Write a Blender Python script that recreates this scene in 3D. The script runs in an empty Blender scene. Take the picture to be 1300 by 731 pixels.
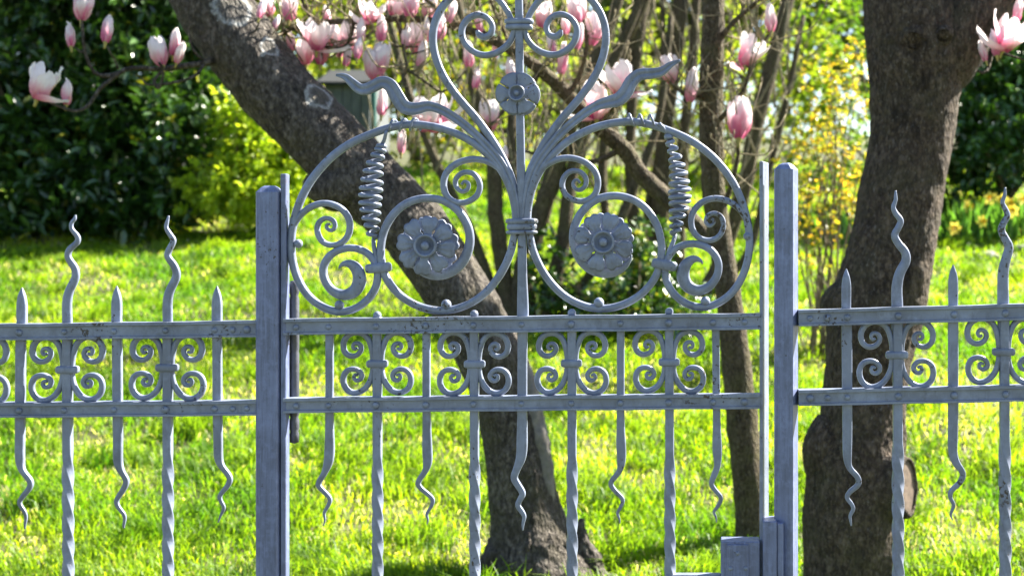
import bpy, math, random
import numpy as np
from mathutils import Vector, Matrix, Quaternion, noise as mnoise

rng = np.random.default_rng(7)
random.seed(7)
scene = bpy.context.scene
col = scene.collection

# ------------------------------------------------------------------ camera, light
CX, CY, CZ = 0.4167, -3.0, 1.5        # camera position (fence plane is y = 0)
PXC, PYC, FPX = 900.0, 320.0, 1800.0  # principal point and focal length in photo pixels
cam_d = bpy.data.cameras.new('camera')
cam = bpy.data.objects.new('camera', cam_d)
col.objects.link(cam)
cam.location = (CX, CY, CZ)
cam.rotation_euler = (math.radians(90), 0, 0)
cam_d.sensor_width = 36
cam_d.lens = 36 * FPX / 1300
cam_d.shift_x = -(PXC - 650) / 1300
cam_d.shift_y = -(365.5 - PYC) / 1300
cam_d.clip_end = 1000
cam_d.dof.use_dof = True
cam_d.dof.focus_distance = 3.02
cam_d.dof.aperture_fstop = 4.6
scene.camera = cam

SUN_AZ, SUN_EL = math.radians(58), math.radians(42)   # azimuth from +Y towards +X
w = bpy.data.worlds.new('World')
scene.world = w
w.use_nodes = True
nt = w.node_tree
sky = nt.nodes.new('ShaderNodeTexSky')
sky.sky_type = 'NISHITA'
sky.sun_disc = False
sky.sun_elevation = SUN_EL
sky.sun_rotation = SUN_AZ
bg = nt.nodes['Background']
bg.inputs['Strength'].default_value = 0.05
nt.links.new(sky.outputs[0], bg.inputs['Color'])

sd = bpy.data.lights.new('sun', 'SUN')
sd.energy = 5.0
sd.angle = math.radians(0.5)
sd.color = (1.0, 0.94, 0.82)
sun = bpy.data.objects.new('sun', sd)
col.objects.link(sun)
sdir = Vector((math.sin(SUN_AZ) * math.cos(SUN_EL), math.cos(SUN_AZ) * math.cos(SUN_EL), math.sin(SUN_EL)))
sun.rotation_euler = sdir.to_track_quat('Z', 'Y').to_euler()
sun.location = (6, 6, 8)

scene.view_settings.view_transform = 'Standard'
scene.view_settings.look = 'None'
scene.view_settings.exposure = 2.5
scene.view_settings.gamma = 1
scene.view_settings.use_curve_mapping = False
scene.render.engine = 'CYCLES'


def P(px, py, d=3.0):
    """photo pixel -> point at distance d (along +Y) from the camera"""
    return Vector((CX + (px - PXC) / FPX * d, CY + d, CZ - (py - PYC) / FPX * d))


# ------------------------------------------------------------------ materials
def nodes_of(name):
    m = bpy.data.materials.new(name)
    m.use_nodes = True
    t = m.node_tree
    return m, t, t.nodes['Principled BSDF'], t.nodes['Material Output']


def N(t, kind, **kw):
    n = t.nodes.new(kind)
    for k, v in kw.items():
        setattr(n, k, v)
    return n


def ramp(t, fac, stops):
    r = N(t, 'ShaderNodeValToRGB')
    e = r.color_ramp.elements
    while len(e) < len(stops):
        e.new(0.5)
    for i, (p, c) in enumerate(stops):
        e[i].position = p
        e[i].color = (c[0], c[1], c[2], 1) if not np.isscalar(c) else (c, c, c, 1)
    t.links.new(fac, r.inputs[0])
    return r


def noise_tex(t, vec, scale, detail=4, rough=0.55):
    n = N(t, 'ShaderNodeTexNoise')
    n.inputs['Scale'].default_value = scale
    n.inputs['Detail'].default_value = detail
    n.inputs['Roughness'].default_value = rough
    if vec is not None:
        t.links.new(vec, n.inputs['Vector'])
    return n


def mixc(t, fac, a, b, mode='MIX'):
    m = N(t, 'ShaderNodeMix', data_type='RGBA', blend_type=mode)
    for sock, v in ((m.inputs[0], fac), (m.inputs[6], a), (m.inputs[7], b)):
        if hasattr(v, 'is_linked'):
            t.links.new(v, sock)
        elif np.isscalar(v):
            sock.default_value = v
        else:
            sock.default_value = (v[0], v[1], v[2], 1)
    return m.outputs[2]


def mapping(t, src, scale):
    m = N(t, 'ShaderNodeMapping')
    m.inputs['Scale'].default_value = scale
    t.links.new(src, m.inputs['Vector'])
    return m.outputs[0]


def bump(t, h, strength, dist, bsdf):
    b = N(t, 'ShaderNodeBump')
    b.inputs['Strength'].default_value = strength
    b.inputs['Distance'].default_value = dist
    t.links.new(h, b.inputs['Height'])
    t.links.new(b.outputs[0], bsdf.inputs['Normal'])


def paint(name, base, streak):
    m, t, b, o = nodes_of(name)
    g = N(t, 'ShaderNodeNewGeometry').outputs['Position']
    n1 = noise_tex(t, g, 9, 5)
    c = mixc(t, ramp(t, n1.outputs[0], [(0.3, 0), (0.7, 1)]).outputs[0], [x * 0.72 for x in base], [x * 1.22 for x in base])
    if streak:
        s = noise_tex(t, mapping(t, g, (130, 130, 5)), 1, 5, 0.65)
        c = mixc(t, ramp(t, s.outputs[0], [(0.42, 0), (0.68, 0.75)]).outputs[0], c, [x * 0.48 for x in base])
        s2 = noise_tex(t, mapping(t, g, (170, 170, 9)), 1, 4, 0.6)
        c = mixc(t, ramp(t, s2.outputs[0], [(0.56, 0), (0.72, 0.55)]).outputs[0], c, [min(0.7, x * 1.6) for x in base])
    # chalky weathering, chips down to dark rusty metal
    n2 = noise_tex(t, g, 46, 6, 0.65)
    c = mixc(t, ramp(t, n2.outputs[0], [(0.48, 0), (0.70, 0.6)]).outputs[0], c, [min(0.6, x * 1.5) for x in base])
    n4 = noise_tex(t, mapping(t, g, (60, 60, 22)), 1, 5, 0.7)
    c = mixc(t, ramp(t, n4.outputs[0], [(0.52, 0), (0.68, 0.55)]).outputs[0], c, [x * 0.5 for x in base])
    n5 = noise_tex(t, g, 13, 6, 0.75)
    c = mixc(t, ramp(t, n5.outputs[0], [(0.63, 0), (0.74, 0.5)]).outputs[0], c, (0.11, 0.075, 0.05))
    big = noise_tex(t, g, 5.5, 3)
    n3 = noise_tex(t, g, 120, 4, 0.6)
    add = N(t, 'ShaderNodeMath', operation='MULTIPLY')
    t.links.new(big.outputs[0], add.inputs[0])
    t.links.new(n3.outputs[0], add.inputs[1])
    chip = ramp(t, add.outputs[0], [(0.362, 0), (0.385, 1)])
    c = mixc(t, chip.outputs[0], c, (0.035, 0.026, 0.022))
    t.links.new(c, b.inputs['Base Color'])
    b.inputs['Roughness'].default_value = 0.4
    b.inputs['Specular IOR Level'].default_value = 0.65
    hh = mixc(t, chip.outputs[0], n2.outputs[0], (0, 0, 0))
    bump(t, hh, 0.55, 0.002, b)
    return m


M_paint = paint('grey_blue_paint', (0.163, 0.190, 0.268), False)
M_post = paint('streaked_grey_blue_paint', (0.128, 0.157, 0.282), True)
M_dark = paint('dark_iron', (0.06, 0.065, 0.085), False)


def bark(name, c_dark, c_mid, c_light, lichen=(), moss_tone=(0.055, 0.048, 0.028), scale=1.0):
    m, t, b, o = nodes_of(name)
    g = N(t, 'ShaderNodeNewGeometry').outputs['Position']
    n1 = noise_tex(t, mapping(t, g, (1, 1, 0.6)), 60 * scale, 6, 0.7)
    n2 = noise_tex(t, g, 9 * scale, 4)
    n3 = noise_tex(t, mapping(t, g, (1, 1, 0.35)), 150 * scale, 3, 0.6)
    v = N(t, 'ShaderNodeTexVoronoi')
    v.inputs['Scale'].default_value = 95 * scale
    t.links.new(mapping(t, g, (1, 1, 0.45)), v.inputs['Vector'])
    c = ramp(t, n1.outputs[0], [(0.32, c_dark), (0.52, c_mid), (0.74, c_light)]).outputs[0]
    c = mixc(t, ramp(t, n2.outputs[0], [(0.45, 0), (0.68, 0.65)]).outputs[0], c, moss_tone)  # broad random patches of moss and olive tone
    n6 = noise_tex(t, mapping(t, g, (1, 1, 0.5)), 22 * scale, 6, 0.75)
    c = mixc(t, ramp(t, n6.outputs[0], [(0.54, 0), (0.70, 0.75)]).outputs[0], c, c_light)
    n7 = noise_tex(t, mapping(t, g, (1, 1, 0.3)), 14 * scale, 6, 0.7)
    c = mixc(t, ramp(t, n7.outputs[0], [(0.56, 0), (0.68, 0.85)]).outputs[0], c, [x * 0.6 for x in c_dark])
    c = mixc(t, ramp(t, n3.outputs[0], [(0.60, 0), (0.70, 0.6)]).outputs[0], c, (0.22, 0.20, 0.18))
    c = mixc(t, ramp(t, v.outputs['Distance'], [(0.0, 0.75), (0.28, 0)]).outputs[0], c, [x * 0.5 for x in c_dark])
    w_ = noise_tex(t, mapping(t, g, (34 * scale, 34 * scale, 7 * scale)), 1, 6, 0.7)
    ab = N(t, 'ShaderNodeMath', operation='SUBTRACT'); t.links.new(w_.outputs[0], ab.inputs[0]); ab.inputs[1].default_value = 0.5
    ab2 = N(t, 'ShaderNodeMath', operation='ABSOLUTE'); t.links.new(ab.outputs[0], ab2.inputs[0])
    c = mixc(t, ramp(t, ab2.outputs[0], [(0.0, 0.6), (0.022, 0)]).outputs[0], c, [x * 0.35 for x in c_dark])
    for (pt, r) in lichen:
        dn = noise_tex(t, g, 38, 7, 0.65)
        dm = N(t, 'ShaderNodeVectorMath', operation='DISTANCE')
        t.links.new(g, dm.inputs[0])
        dm.inputs[1].default_value = pt
        wob = N(t, 'ShaderNodeMath', operation='MULTIPLY_ADD')
        t.links.new(dn.outputs[0], wob.inputs[0])
        wob.inputs[1].default_value = r * 0.7
        t.links.new(dm.outputs['Value'], wob.inputs[2])
        f = N(t, 'ShaderNodeMath', operation='DIVIDE')
        t.links.new(wob.outputs[0], f.inputs[0])
        f.inputs[1].default_value = r * 1.35
        rim = ramp(t, f.outputs[0], [(0.0, 0.06), (0.74, 0.14), (0.87, 1.0), (0.95, 0.75), (1.0, 0)])
        sp = ramp(t, noise_tex(t, g, 160, 3).outputs[0], [(0.40, 0.35), (0.6, 1.0)])
        mul = N(t, 'ShaderNodeMath', operation='MULTIPLY')
        t.links.new(rim.outputs[0], mul.inputs[0])
        t.links.new(sp.outputs[0], mul.inputs[1])
        c = mixc(t, mul.outputs[0], c, (0.36, 0.37, 0.37))
    t.links.new(c, b.inputs['Base Color'])
    b.inputs['Roughness'].default_value = 0.85
    b.inputs['Specular IOR Level'].default_value = 0.25
    hm = mixc(t, 0.5, n1.outputs[0], v.outputs['Distance'])
    bump(t, hm, 1.0, 0.016 / scale, b)
    return m


def leaf_mat(name, trans, rough=0.42, tint=(1, 1, 1), gloss=0.5, tgain=1.0):
    """leaf: colour from the per-leaf attribute, light passes through it"""
    m, t, b, o = nodes_of(name)
    a = N(t, 'ShaderNodeAttribute', attribute_name='Col')
    c = mixc(t, 1.0, a.outputs['Color'], tint, 'MULTIPLY')
    t.links.new(c, b.inputs['Base Color'])
    b.inputs['Roughness'].default_value = rough
    b.inputs['Specular IOR Level'].default_value = gloss
    tr = N(t, 'ShaderNodeBsdfTranslucent')
    tc = mixc(t, 1.0, c, (1.5 * tgain, 1.45 * tgain, 0.55 * tgain), 'MULTIPLY')
    t.links.new(tc, tr.inputs['Color'])
    mx = N(t, 'ShaderNodeMixShader')
    mx.inputs[0].default_value = trans
    t.links.new(b.outputs[0], mx.inputs[1])
    t.links.new(tr.outputs[0], mx.inputs[2])
    t.links.new(mx.outputs[0], o.inputs['Surface'])
    return m


M_grass = leaf_mat('grass_blades', 0.55, 0.5, gloss=0.3, tgain=1.25)
M_leaf = leaf_mat('glossy_evergreen_leaf', 0.22, 0.28, gloss=0.8)
M_leaf_thin = leaf_mat('thin_young_leaf', 0.5, 0.4, tgain=1.2)


def petal_mat():
    m, t, b, o = nodes_of('magnolia_petal')
    tc = N(t, 'ShaderNodeTexCoord')
    sep = N(t, 'ShaderNodeSeparateXYZ')
    t.links.new(tc.outputs['Object'], sep.inputs[0])
    oi = N(t, 'ShaderNodeObjectInfo')
    sh = N(t, 'ShaderNodeMath', operation='MULTIPLY_ADD')
    t.links.new(oi.outputs['Random'], sh.inputs[0])
    sh.inputs[1].default_value = 0.35
    t.links.new(sep.outputs['Z'], sh.inputs[2])
    n = noise_tex(t, mapping(t, tc.outputs['Object'], (14, 14, 1.4)), 1, 3)
    ad = N(t, 'ShaderNodeMath', operation='MULTIPLY_ADD')
    t.links.new(n.outputs[0], ad.inputs[0])
    ad.inputs[1].default_value = 0.42
    t.links.new(sh.outputs[0], ad.inputs[2])
    r = ramp(t, ad.outputs[0], [(0.20, (0.52, 0.05, 0.19)), (0.48, (0.73, 0.22, 0.38)), (0.78, (0.86, 0.57, 0.64)), (1.0, (0.91, 0.84, 0.84))])
    t.links.new(r.outputs[0], b.inputs['Base Color'])
    b.inputs['Roughness'].default_value = 0.5
    tr = N(t, 'ShaderNodeBsdfTranslucent')
    t.links.new(r.outputs[0], tr.inputs['Color'])
    mx = N(t, 'ShaderNodeMixShader')
    mx.inputs[0].default_value = 0.45
    t.links.new(b.outputs[0], mx.inputs[1])
    t.links.new(tr.outputs[0], mx.inputs[2])
    t.links.new(mx.outputs[0], o.inputs['Surface'])
    return m


M_petal = petal_mat()


def plain(name, c, rough=0.7, var=0.25, scale=20, trans=0.0):
    m, t, b, o = nodes_of(name)
    g = N(t, 'ShaderNodeNewGeometry').outputs['Position']
    n = noise_tex(t, g, scale, 5, 0.6)
    cc = mixc(t, ramp(t, n.outputs[0], [(0.3, 0), (0.7, 1)]).outputs[0], [x * (1 - var) for x in c], [x * (1 + var) for x in c])
    t.links.new(cc, b.inputs['Base Color'])
    b.inputs['Roughness'].default_value = rough
    bump(t, n.outputs[0], 0.3, 0.004, b)
    if trans:
        tr = N(t, 'ShaderNodeBsdfTranslucent')
        t.links.new(cc, tr.inputs['Color'])
        mx = N(t, 'ShaderNodeMixShader')
        mx.inputs[0].default_value = trans
        t.links.new(b.outputs[0], mx.inputs[1])
        t.links.new(tr.outputs[0], mx.inputs[2])
        t.links.new(mx.outputs[0], o.inputs['Surface'])
    return m


M_soil = plain('lawn_soil', (0.055, 0.060, 0.018), 0.95, 0.5, 14)
M_yellow = plain('daffodil_yellow', (0.85, 0.75, 0.12), 0.5, 0.1, 40, 0.4)
M_stone = plain('pale_stone', (0.20, 0.19, 0.17), 0.9, 0.3, 18)
M_board = plain('weathered_grey_board', (0.085, 0.095, 0.10), 0.8, 0.25, 12)
M_roof = plain('slate_roof', (0.014, 0.017, 0.018), 1.0, 0.25, 14)
M_green = plain('dark_green_metal', (0.02, 0.10, 0.085), 0.45, 0.1, 8)
M_deadwood = plain('bare_grey_wood', (0.15, 0.135, 0.12), 0.8, 0.35, 40)
M_cutwood = plain('sawn_wood', (0.11, 0.078, 0.055), 0.85, 0.55, 45)
M_calyx = plain('bud_scale', (0.30, 0.26, 0.07), 0.7, 0.2, 60)
M_stem = plain('brown_stem', (0.13, 0.10, 0.06), 0.85, 0.4, 30)
M_stem_pale = plain('pale_olive_stem', (0.20, 0.165, 0.095), 0.85, 0.4, 30)


# ------------------------------------------------------------------ mesh helpers
def tag(o, label=None, cat=None, group=None, kind=None):
    for k, v in (('label', label), ('category', cat), ('group', group), ('kind', kind)):
        if v:
            o[k] = v
    return o


def empty(name, loc, label=None, cat=None, group=None):
    o = bpy.data.objects.new(name, None)
    o.empty_display_size = 0.1
    col.objects.link(o)
    o.location = loc
    return tag(o, label, cat, group)


def root_of(o):
    v = Vector((0, 0, 0))
    while o is not None:
        v += Vector(o.location)
        o = o.parent
    return v


def make_mesh(name, verts, faces, mat, smooth=True):
    me = bpy.data.meshes.new(name)
    me.from_pydata([tuple(v) for v in verts], [], [tuple(f) for f in faces])
    me.materials.append(mat)
    if smooth:
        me.shade_smooth()
    return me


def link(name, me, parent=None, loc=(0, 0, 0)):
    o = bpy.data.objects.new(name, me)
    col.objects.link(o)
    o.parent = parent
    o.location = loc
    return o


def build(name, verts, faces, mat, parent=None, smooth=True):
    """verts in world coordinates; placed under a parent that is not rotated or scaled"""
    off = root_of(parent) if parent else Vector((0, 0, 0))
    return link(name, make_mesh(name, [Vector(v) - off for v in verts], faces, mat, smooth), parent)


def mesh_np(name, v, faces, mat, colors=None, smooth=False):
    """uniform polygon mesh from numpy arrays"""
    me = bpy.data.meshes.new(name)
    v = np.asarray(v, dtype=np.float32).reshape(-1, 3)
    k = faces.shape[1]
    me.vertices.add(len(v))
    me.vertices.foreach_set('co', v.ravel())
    me.loops.add(faces.size)
    me.loops.foreach_set('vertex_index', faces.astype(np.int32).ravel())
    me.polygons.add(len(faces))
    me.polygons.foreach_set('loop_start', (np.arange(len(faces)) * k).astype(np.int32))
    me.update(calc_edges=True)
    if colors is not None:
        a = me.color_attributes.new('Col', 'FLOAT_COLOR', 'POINT')
        c4 = np.ones((len(v), 4), np.float32)
        c4[:, :3] = colors
        a.data.foreach_set('color', c4.ravel())
    me.materials.append(mat)
    if smooth:
        me.shade_smooth()
    return me


def catmull(pts, n=6):
    """pts: list of tuples of any length -> smooth interpolated numpy array"""
    p = np.array(pts, float)
    q = np.vstack([2 * p[0] - p[1], p, 2 * p[-1] - p[-2]])
    out = []
    for i in range(1, len(q) - 2):
        for k in range(n):
            t = k / n
            a, b, c, d = q[i - 1], q[i], q[i + 1], q[i + 2]
            out.append(0.5 * (2 * b + (c - a) * t + (2 * a - 5 * b + 4 * c - d) * t * t + (3 * b - a - 3 * c + d) * t ** 3))
    out.append(p[-1])
    return np.array(out)


SEC_ROUND = [(0.5 * math.cos(a), 0.5 * math.sin(a)) for a in [math.pi * 2 * (k + 0.5) / 10 for k in range(10)]]
SEC_BAR = [(0.5, 0.36), (0.36, 0.5), (-0.36, 0.5), (-0.5, 0.36), (-0.5, -0.36), (-0.36, -0.5), (0.36, -0.5), (0.5, -0.36)]
SEC_SQ = [(x * c_ - y * s_, x * s_ + y * c_) for (c_, s_) in ((1, 0), (0, 1), (-1, 0), (0, -1)) for (x, y) in ((0.5, -0.30), (0.5, 0.30), (0.475, 0.40), (0.40, 0.475))]
SEC_SOFT = [(0.5, 0.22), (0.33, 0.43), (0, 0.5), (-0.33, 0.43), (-0.5, 0.22), (-0.5, -0.22), (-0.33, -0.43), (0, -0.5), (0.33, -0.43), (0.5, -0.22)]
SEC_LEAF = [(0.5, 0.3), (0.46, 0.46), (0.10, 0.5), (0.0, 0.15), (-0.10, 0.5), (-0.46, 0.46), (-0.5, 0.3), (-0.5, -0.3), (-0.46, -0.46), (-0.10, -0.5), (0.0, -0.15), (0.10, -0.5), (0.46, -0.46), (0.5, -0.3)]


def sweep_plane(path, width, depth, sec, twist=None, y0=0.0):
    """path Nx2 (X,Z) in the fence plane; width in plane, depth along Y"""
    n, k = len(path), len(sec)
    t = np.gradient(path, axis=0)
    t /= np.linalg.norm(t, axis=1)[:, None] + 1e-12
    nx = np.stack([-t[:, 1], t[:, 0]], 1)
    V = []
    for i in range(n):
        tw = twist[i] if twist is not None else 0.0
        cs, sn = math.cos(tw), math.sin(tw)
        for (a, b) in sec:
            a2, b2 = a * cs - b * sn, a * sn + b * cs
            V.append((path[i, 0] + nx[i, 0] * a2 * width[i], y0 + b2 * depth[i], path[i, 1] + nx[i, 1] * a2 * width[i]))
    F = []
    for i in range(n - 1):
        for j in range(k):
            F.append((i * k + j, i * k + (j + 1) % k, (i + 1) * k + (j + 1) % k, (i + 1) * k + j))
    F.append(tuple(range(k - 1, -1, -1)))
    F.append(tuple((n - 1) * k + j for j in range(k)))
    return V, F


def fp(px, py, y=0.0):
    """fence-plane point from a photo pixel"""
    p = P(px, py, 3.0)
    return (p.x, p.z)


S = 1 / 600.0  # metres per photo pixel in the fence plane


def lively(T, y0=588):
    """thin the drawn-out tail and open up its bends"""
    xs_ = [p[0] for p in T if p[1] > y0]
    m = sum(xs_) / len(xs_)
    return [(p[0], p[1], p[2]) if p[1] <= y0 else (m + (p[0] - m) * 1.22, p[1], p[2] * 0.8) for p in T]


def strip(name, pts, parent, mat=None, sec=SEC_SOFT, n=6, depth=None, y0=0.0, dmin=0.010):
    """pts: (px, py, width_px); forged strip in the fence plane"""
    c = catmull(pts, n)
    for _ in range(2):
        k = c.copy()
        k[1:-1, :2] = (c[:-2, :2] + c[1:-1, :2] + c[2:, :2]) / 3
        c = k
    path = np.array([fp(a, b) for a, b in c[:, :2]])
    wd = np.maximum(c[:, 2], 0.6) * S
    dp = np.full(len(wd), depth) if depth else np.clip(wd, dmin * 0.35, dmin * 1.25)
    V, F = sweep_plane(path, wd, dp, sec, None, y0)
    return build(name, V, F, mat or M_paint, parent)


def box_v(x0, x1, y0, y1, z0, z1, bev=0.0015):
    """bevelled box"""
    V, F = [], []
    b = min(bev, (x1 - x0) * .3, (y1 - y0) * .3, (z1 - z0) * .3)
    ring = lambda ix, iy: [(x0 + ix + b, y0 + iy), (x1 - ix - b, y0 + iy), (x1 - ix, y0 + iy + b), (x1 - ix, y1 - iy - b), (x1 - ix - b, y1 - iy), (x0 + ix + b, y1 - iy), (x0 + ix, y1 - iy - b), (x0 + ix, y0 + iy + b)]
    for z, ins in ((z0, b), (z0 + b, 0), (z1 - b, 0), (z1, b)):
        for (x, y) in ring(ins, ins):
            V.append((x, y, z))
    for i in range(3):
        for j in range(8):
            F.append((i * 8 + j, i * 8 + (j + 1) % 8, (i + 1) * 8 + (j + 1) % 8, (i + 1) * 8 + j))
    F.append(tuple(range(7, -1, -1)))
    F.append(tuple(range(24, 32)))
    return V, F


def rot_z(V, cx, cy, a):
    c, s = math.cos(a), math.sin(a)
    return [(cx + (x - cx) * c - (y - cy) * s, cy + (x - cx) * s + (y - cy) * c, z) for x, y, z in V]


def join(parts):
    V, F = [], []
    for v, f in parts:
        o = len(V)
        V += [tuple(x) for x in v]
        F += [tuple(i + o for i in g) for g in f]
    return V, F


def sphere_v(c, r, nu=10, nv=7, sy=1.0):
    V, F = [], []
    for i in range(nv + 1):
        th = math.pi * i / nv
        for j in range(nu):
            ph = 2 * math.pi * j / nu
            V.append((c[0] + r * math.sin(th) * math.cos(ph), c[1] + r * sy * math.sin(th) * math.sin(ph), c[2] + r * math.cos(th)))
    for i in range(nv):
        for j in range(nu):
            F.append((i * nu + j, (i + 1) * nu + j, (i + 1) * nu + (j + 1) % nu, i * nu + (j + 1) % nu))
    return V, F


def tube3(pts, n=6, sides=10, bumpy=0.0, bscale=8.0, closed=True, jitter=0):
    """pts: (x,y,z,r): smooth round tube with parallel-transported frames"""
    c = catmull(pts, n)
    pos, rad = c[:, :3], np.maximum(c[:, 3], 0.0008)
    t = np.gradient(pos, axis=0)
    t /= np.linalg.norm(t, axis=1)[:, None] + 1e-12
    ref = Vector((0, 1, 0)) if abs(t[0][1]) < 0.9 else Vector((1, 0, 0))
    u = Vector(t[0]).cross(ref).normalized()
    V = []
    for i in range(len(pos)):
        tv = Vector(t[i])
        u = (u - tv * u.dot(tv)).normalized()
        vv = tv.cross(u)
        for j in range(sides):
            a = 2 * math.pi * j / sides
            dirv = u * math.cos(a) + vv * math.sin(a)
            p = Vector(pos[i]) + dirv * rad[i]
            if bumpy:
                q = Vector((p.x, p.y, p.z * 0.55)) * bscale
                k = mnoise.noise(q) + 0.5 * mnoise.noise(q * 2.3) + 0.28 * mnoise.noise(q * 5.1)
                if sides >= 40:
                    k += 0.30 * mnoise.noise(q * 9.7) - 0.55 * max(0.0, mnoise.noise(q * 3.1 + Vector((9, 4, 2))) - 0.25)
                    e = Vector((p.x * 26, p.y * 26, p.z * 6))
                    k -= 0.9 * max(0.0, 0.16 - abs(mnoise.noise(e))) / 0.16 * max(0.0, mnoise.noise(q * 0.8 + Vector((3, 1, 7))) + 0.25)
                p += dirv * (k * bumpy * rad[i])
            V.append(p)
    F = []
    m = sides
    for i in range(len(pos) - 1):
        for j in range(m):
            F.append((i * m + j, i * m + (j + 1) % m, (i + 1) * m + (j + 1) % m, (i + 1) * m + j))
    if closed:
        F.append(tuple(range(m - 1, -1, -1)))
        F.append(tuple((len(pos) - 1) * m + j for j in range(m)))
    return V, F


def ptube(pts, d=None, **kw):
    """pixel-traced limb: (px, py, r_px[, d])"""
    out = []
    for p in pts:
        dd = p[3] if len(p) > 3 else d
        q = P(p[0], p[1], dd)
        out.append((q.x, q.y, q.z, p[2] * dd / FPX))
    return tube3(out, **kw)


# ------------------------------------------------------------------ ground
_d = np.array([-400, 0, 2.7, 3.0, 4.2, 5.5, 6.5, 8, 10, 13, 16, 20, 26, 35, 60, 120, 900])
_z = np.array([0, 0, 0, 0, .10, .25, .40, .66, 1.03, 1.6, 2.15, 2.8, 3.6, 4.2, 5.0, 5.5, 6.0])
_gd = np.arange(-5, 70, 0.1)
_gz = np.interp(_gd, _d, _z)
_gz = np.convolve(np.pad(_gz, 6, mode='edge'), np.ones(13) / 13, mode='valid')


def gh(x, y):
    d = np.asarray(y) - CY
    z = np.where((d > -4) & (d < 68), np.interp(d, _gd, _gz), np.interp(d, _d, _z))
    f = np.clip((d - 3.6) / 1.5, 0, 1)
    return z + f * (0.022 * np.sin(1.7 * np.asarray(x) + 0.6 * d) + 0.018 * np.sin(2.9 * d - 1.1 * np.asarray(x)) + 0.012 * np.sin(5.1 * np.asarray(x) + 3.3 * d))


def ground_point(px, d):
    x = CX + (px - PXC) / FPX * d
    return Vector((x, CY + d, float(gh(x, CY + d))))


ys = np.concatenate([[-300, -80, -30, -10, -5], np.arange(-3, 24, 0.25), [26, 30, 36, 45, 60, 90, 140, 220, 400]])
xs = np.concatenate([[-400, -150, -60, -30, -18], np.arange(-12, 12.01, 0.3), [18, 30, 60, 150, 400]])
gx, gy = np.meshgrid(xs, ys)
gv = np.stack([gx, gy, gh(gx, gy)], -1).reshape(-1, 3)
nx_, ny_ = len(xs), len(ys)
ii, jj = np.meshgrid(np.arange(ny_ - 1), np.arange(nx_ - 1), indexing='ij')
a0 = (ii * nx_ + jj).ravel()
gf = np.stack([a0, a0 + 1, a0 + nx_ + 1, a0 + nx_], 1)
lawn = link('lawn', mesh_np('lawn', gv, gf, M_soil, smooth=True))
tag(lawn, 'sloping lawn ground rising behind the iron fence', 'lawn', kind='structure')


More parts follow.
